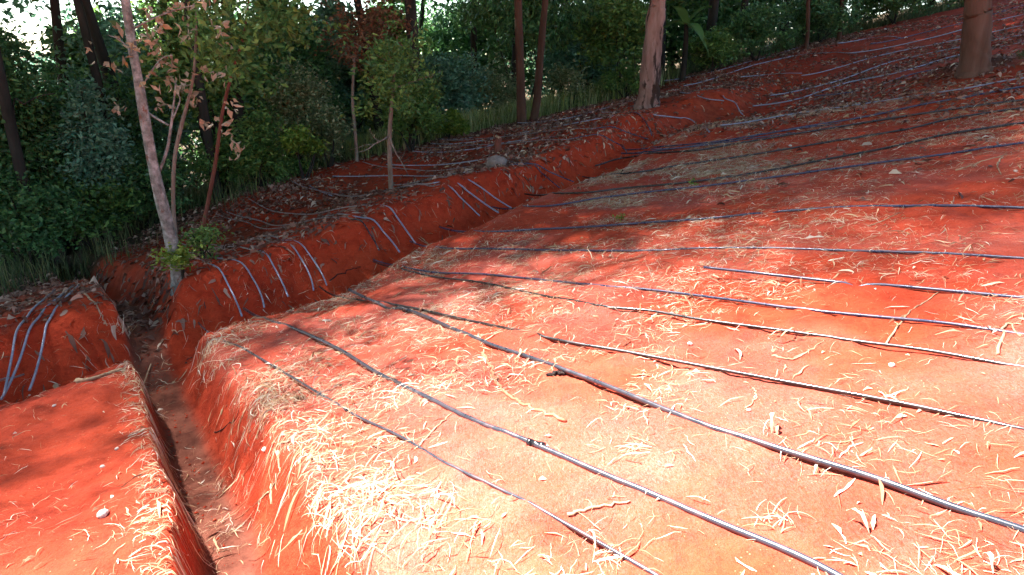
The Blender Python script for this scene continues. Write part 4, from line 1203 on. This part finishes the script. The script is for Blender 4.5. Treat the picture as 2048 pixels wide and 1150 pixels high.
def litter(name, n, srange, wrange, dens, L, Wd, mat, seed, label=None, lift=0.02, curl=1.2, K=5):
    r = np.random.default_rng(seed)
    s, w = scatter(n, srange, wrange, dens, r)
    x, y = to_xy(s, w)
    V, F = litter_geo(x, y, r.uniform(*L, n), r.uniform(*Wd, n), r, K, lift, curl)
    o = link(name, mesh_np(name, V, F, True), None, mat)
    o['kind'] = 'stuff'
    if label:
        o['label'] = label; o['category'] = 'litter'
    return o

NB = ((-3.5, 9.5), (-6.2, 1.2))
litter('fine_straw', 60000, *NB, straw_density, (0.02, 0.11), (0.0010, 0.0028), M_STRAW, 71, 'fine pale straw strewn over the sunlit bed', 0.012, 0.6)
litter('straw_blades', 10500, *NB, straw_density, (0.03, 0.13), (0.0018, 0.0065), M_STRAW, 72, 'pale dry leaf blades strewn over the sunlit bed', 0.015, 0.35, 5)
litter('husk_pieces', 2100, *NB, straw_density, (0.04, 0.17), (0.004, 0.013), M_STRAW, 79, 'dry husk pieces and leaf strips strewn over the sunlit bed', 0.025, 0.45, 6)
litter('straw_chips', 3500, *NB, straw_density, (0.012, 0.04), (0.005, 0.014), M_STRAW, 73, 'small pale chips of straw on the red soil', 0.006, 0.8, 3)
def far_density(s, w):
    fe = forest_edge(s)
    cl = np.clip(0.5 + vnoise(s * 0.7 + 4, w * 0.7), 0.15, 1.3)
    d = np.where((w > 1.15) & (w < fe + 1.5), 1.0, 0.0) + np.where((w > 0.75) & (w <= 1.15), 0.3, 0.0) + np.where((s > 7.5) & (w <= 1.15), 0.45, 0.0) + 0.06 * sstep(3, 6, s)
    return d * cl
litter('fallen_leaves', 30000, (-2, 24), (-6, 8), far_density, (0.05, 0.13), (0.018, 0.045), M_BROWNLEAF, 74, 'brown fallen leaves covering the shaded bed by the forest', 0.02, 1.0)
litter('pale_leaf_litter', 3600, (4, 26), (-6, 7), far_density, (0.05, 0.15), (0.01, 0.03), M_STRAW, 75, 'pale leaf bits scattered on the dark slope', 0.015, 1.0)
litter('bank_straw', 700, (-3, 10), (0.0, 1.6), lambda s, w: np.ones_like(s), (0.03, 0.14), (0.002, 0.007), M_STRAW, 84, 'thin straw strewn over the shaded bank', 0.012, 0.7)
litter('bank_litter', 700, (-3, 9), (0.2, 1.9), lambda s, w: np.ones_like(s), (0.03, 0.10), (0.006, 0.018), M_BROWNLEAF, 76, 'scattered dead leaves on the shaded bank', 0.01, 1.0)

def clods(name, n, srange, wrange, dens, size, seed, label):
    r = np.random.default_rng(seed)
    s, w = scatter(n, srange, wrange, dens, r)
    x, y = to_xy(s, w); z = height_xy(x, y, True)
    o8 = np.array([(1, 0, 0), (0, 1, 0), (-1, 0, 0), (0, -1, 0), (0, 0, 1), (0, 0, -1), (.6, .6, .55), (-.6, .6, .5), (-.6, -.6, .55), (.6, -.6, .5)], float)
    tri = np.array([(0, 6, 4), (6, 1, 4), (1, 7, 4), (7, 2, 4), (2, 8, 4), (8, 3, 4), (3, 9, 4), (9, 0, 4), (0, 1, 6), (1, 2, 7), (2, 3, 8), (3, 0, 9), (0, 5, 1), (1, 5, 2), (2, 5, 3), (3, 5, 0)])
    sz = size[0] * (size[1] / size[0]) ** (r.uniform(0, 1, n) ** 2.2)
    V = o8[None] * r.uniform(0.6, 1.3, (n, 10, 1)) * sz[:, None, None] * np.array([1, 1, 0.7])
    an = r.uniform(0, 6.28, n); ca, sa = np.cos(an)[:, None], np.sin(an)[:, None]
    V = np.stack([V[..., 0] * ca - V[..., 1] * sa + x[:, None], V[..., 0] * sa + V[..., 1] * ca + y[:, None], V[..., 2] + z[:, None] + (sz * 0.2)[:, None]], -1)
    F = (tri[None] + (np.arange(n) * 10)[:, None, None]).reshape(-1, 3)
    o = link(name, mesh_np(name, V.reshape(-1, 3), F), None, M_SOIL)
    o['kind'] = 'stuff'; o['label'] = label; o['category'] = 'soil'
def clod_density(s, w):
    a = (s - trench_left(w)) / trench_width(w)
    d = 0.0 * s
    d = d + 0.35 * ((a > 0.1) & (a < 0.6) & (w < 1)) + 0.9 * ((w > 0.1) & (w < 0.75) & (s < 10)) + 0.4 * ((w > 0.75) & (w < 1.4)) + 0.5 * np.exp(-(a / 0.1) ** 2) * (w < 0)
    return d
clods('soil_crumbs', 6500, (-3.5, 9), (-6, 1.8), clod_density, (0.003, 0.012), 83, 'loose crumbs of red soil on the beds and ditch floors')

# -- tufts: each one a thing
TUFT = []
for k in range(9):
    r = np.random.default_rng(900 + k)
    n = 26
    VV = []; FF = []; off = 0
    for i in range(n):
        an = r.normal(0, 0.8) + (0, 3.1, 1.2)[i % 3] * (k % 2); L = r.uniform(0.05, 0.2) * r.uniform(0.5, 1.1); wd = r.uniform(0.0015, 0.006)
        e = r.uniform(0.05, 0.7)
        d = np.array([math.cos(an), math.sin(an), 0]); c = np.array([r.normal() * 0.04, r.normal() * 0.05, 0.006])
        sd = np.array([-d[1], d[0], r.normal() * 0.5]); sd /= np.linalg.norm(sd)
        cur = r.normal() * 0.045
        pts = []
        for j in range(6):
            t = j / 5
            p = c + d * L * t + np.array([-d[1], d[0], 0]) * cur * t * t + np.array([0, 0, L * (e * t - e * 1.05 * t * t)])
            ww = wd / 2 * (1 - 0.7 * t)
            pts += [p - sd * ww, p + sd * ww]
        VV.append(np.array(pts))
        FF += [(off + 2 * j, off + 2 * j + 1, off + 2 * j + 3, off + 2 * j + 2) for j in range(5)]
        off += 12
    me = mesh_np('straw_tuft', np.vstack(VV), np.array(FF), True)
    me.materials.append(M_STRAW)
    TUFT.append(me)
rt2 = np.random.default_rng(91)
def put_tuft(x, y, sc, k, label, group=None):
    z = float(height_xy(x, y, True))
    nrm = normal_xy(np.array([x]), np.array([y]))[0]
    o = bpy.data.objects.new('straw_tuft', TUFT[k % 9])
    col.objects.link(o)
    o.location = (x, y, z)
    qn = Vector((0, 0, 1)).rotation_difference(Vector(nrm))
    o.rotation_euler = (qn.to_matrix() @ Matrix.Rotation(rt2.uniform(0, 6.28), 3, 'Z')).to_euler()
    o.scale = (sc, sc, sc)
    return tag(o, label, 'straw', group)
special = [(770, 625, 1.2, 'splayed straw tuft lying over the start of the thickest pipe'), (1030, 520, 1.0, 'upright pale tuft alone below the pipe that bends level'), (1135, 530, 0.9, 'small upright tuft right of the lone upright tuft'),
           (310, 605, 1.5, 'dry grass clump at the foot of the leaning tree above the drain'), (440, 965, 1.2, 'single bent straw tuft standing on the drain floor'), (460, 720, 1.8, 'large hay clump at the drain edge by the thin pipe end'),
           (430, 745, 1.6, 'hanging hay clump at the top corner of the drain wall'), (500, 700, 1.5, 'hay clump beside the end of the thin nearest pipe'), (240, 665, 1.6, 'grey brush clump lying in the dark drain'), (265, 650, 1.3, 'second brush clump in the dark drain'),
           (1645, 268, 1.4, 'straw heap among the dark rising pipes'), (640, 1000, 1.5, 'big straw tuft on the drain edge below the curved root'), (720, 1090, 1.6, 'big straw tuft at the bottom edge of the picture'), (1280, 900, 1.3, 'fan shaped straw tuft between the two thick pipes'),
           (770, 950, 1.1, 'star shaped straw tuft below the dark curved twig'), (1560, 1050, 1.2, 'pale straw tuft between thick pipes at the bottom right'), (880, 1060, 1.3, 'bleached straw tuft at the bottom centre')]
for i, (px, py, sc, lab) in enumerate(special):
    q = ground_at(px, py)
    put_tuft(q[0], q[1], sc * 0.6, i, lab)
r = np.random.default_rng(92)
s_, w_ = scatter(240, (-1.6, 8.5), (-5.6, -0.05), straw_density, r)
for i in range(240):
    x, y = to_xy(s_[i], w_[i])
    put_tuft(float(x), float(y), float(r.uniform(0.35, 0.85)), i, 'loose tuft of pale dry straw among the many on the bed', 'loose straw tufts on the bed')
# matted hay along the drain edge
def rim_density(s, w):
    a = (s - trench_left(w)) / trench_width(w)
    return 1.6 * np.exp(-((a - 1.2) / 0.28) ** 2) * (0.08 + 0.92 * (vnoise(s * 3.3, w * 3.3) > 0.05)) * (w < 0.2)
litter('matted_hay', 900, (-2.2, 0.6), (-4.6, 0.1), rim_density, (0.06, 0.2), (0.002, 0.006), M_STRAW, 77, 'matted hay along the right edge of the drain', 0.04, 1.0)
def lrim(s, w):
    a = (s - trench_left(w)) / trench_width(w)
    return 1.6 * np.exp(-((a + 0.02) / 0.10) ** 2) * (w < 0.0)
litter('edge_straw', 520, (-2.2, 0.0), (-4.4, -0.1), lrim, (0.04, 0.12), (0.002, 0.006), M_STRAW, 78, 'short straw sticking out of the left edge of the drain', 0.02, 0.6)

# ------------------------------------------------------------------ undergrowth
def grass(name, n, dens, srange, wrange, hh, wd, mat, seed, label):
    r = np.random.default_rng(seed)
    s, w = scatter(n, srange, wrange, dens, r)
    x, y = to_xy(s, w); z = height_xy(x, y, False)
    h = r.uniform(*hh, n); an = r.uniform(0, 6.28, n); ln = r.uniform(0.1, 0.7, n) * h
    dx, dy = np.cos(an), np.sin(an)
    V = np.stack([np.stack([x - dy * wd, y + dx * wd, z - 0.02], 1), np.stack([x + dy * wd, y - dx * wd, z - 0.02], 1),
                  np.stack([x + dx * ln * 0.35 + dy * wd * .7, y + dy * ln * 0.35 - dx * wd * .7, z + h * 0.6], 1), np.stack([x + dx * ln * 0.35 - dy * wd * .7, y + dy * ln * 0.35 + dx * wd * .7, z + h * 0.6], 1),
                  np.stack([x + dx * ln, y + dy * ln, z + h * 0.95], 1)], 1).reshape(-1, 3)
    k = np.arange(n) * 5
    F4 = np.stack([k, k + 1, k + 2, k + 3], 1); F3 = np.stack([k + 3, k + 2, k + 4], 1)
    o = link(name, mesh_np(name, V, [F4, F3]), None, mat)
    o['kind'] = 'stuff'; o['label'] = label; o['category'] = 'grass'
    return o
def edge_d(s, w):
    e = w - forest_edge(s)
    return 1.6 * sstep(-0.3, 0.5, e) * (1 - sstep(2.5, 6, e)) * np.clip(0.6 + vnoise(s * 1.3, w * 1.3), 0.05, 1)
grass('undergrowth', 26000, edge_d, (-8, 34), (-4, 13), (0.12, 0.55), 0.006, GRASSD, 81, 'dark undergrowth grass along the forest edge')
def lit_d(s, w):
    return edge_d(s, w) * np.exp(-((s - 11.5) / 3.0) ** 2)
grass('tall_grass', 9000, lit_d, (4, 20), (3, 12), (0.25, 0.75), 0.007, GRASS, 82, 'yellow green tall grass around the twin trunks')
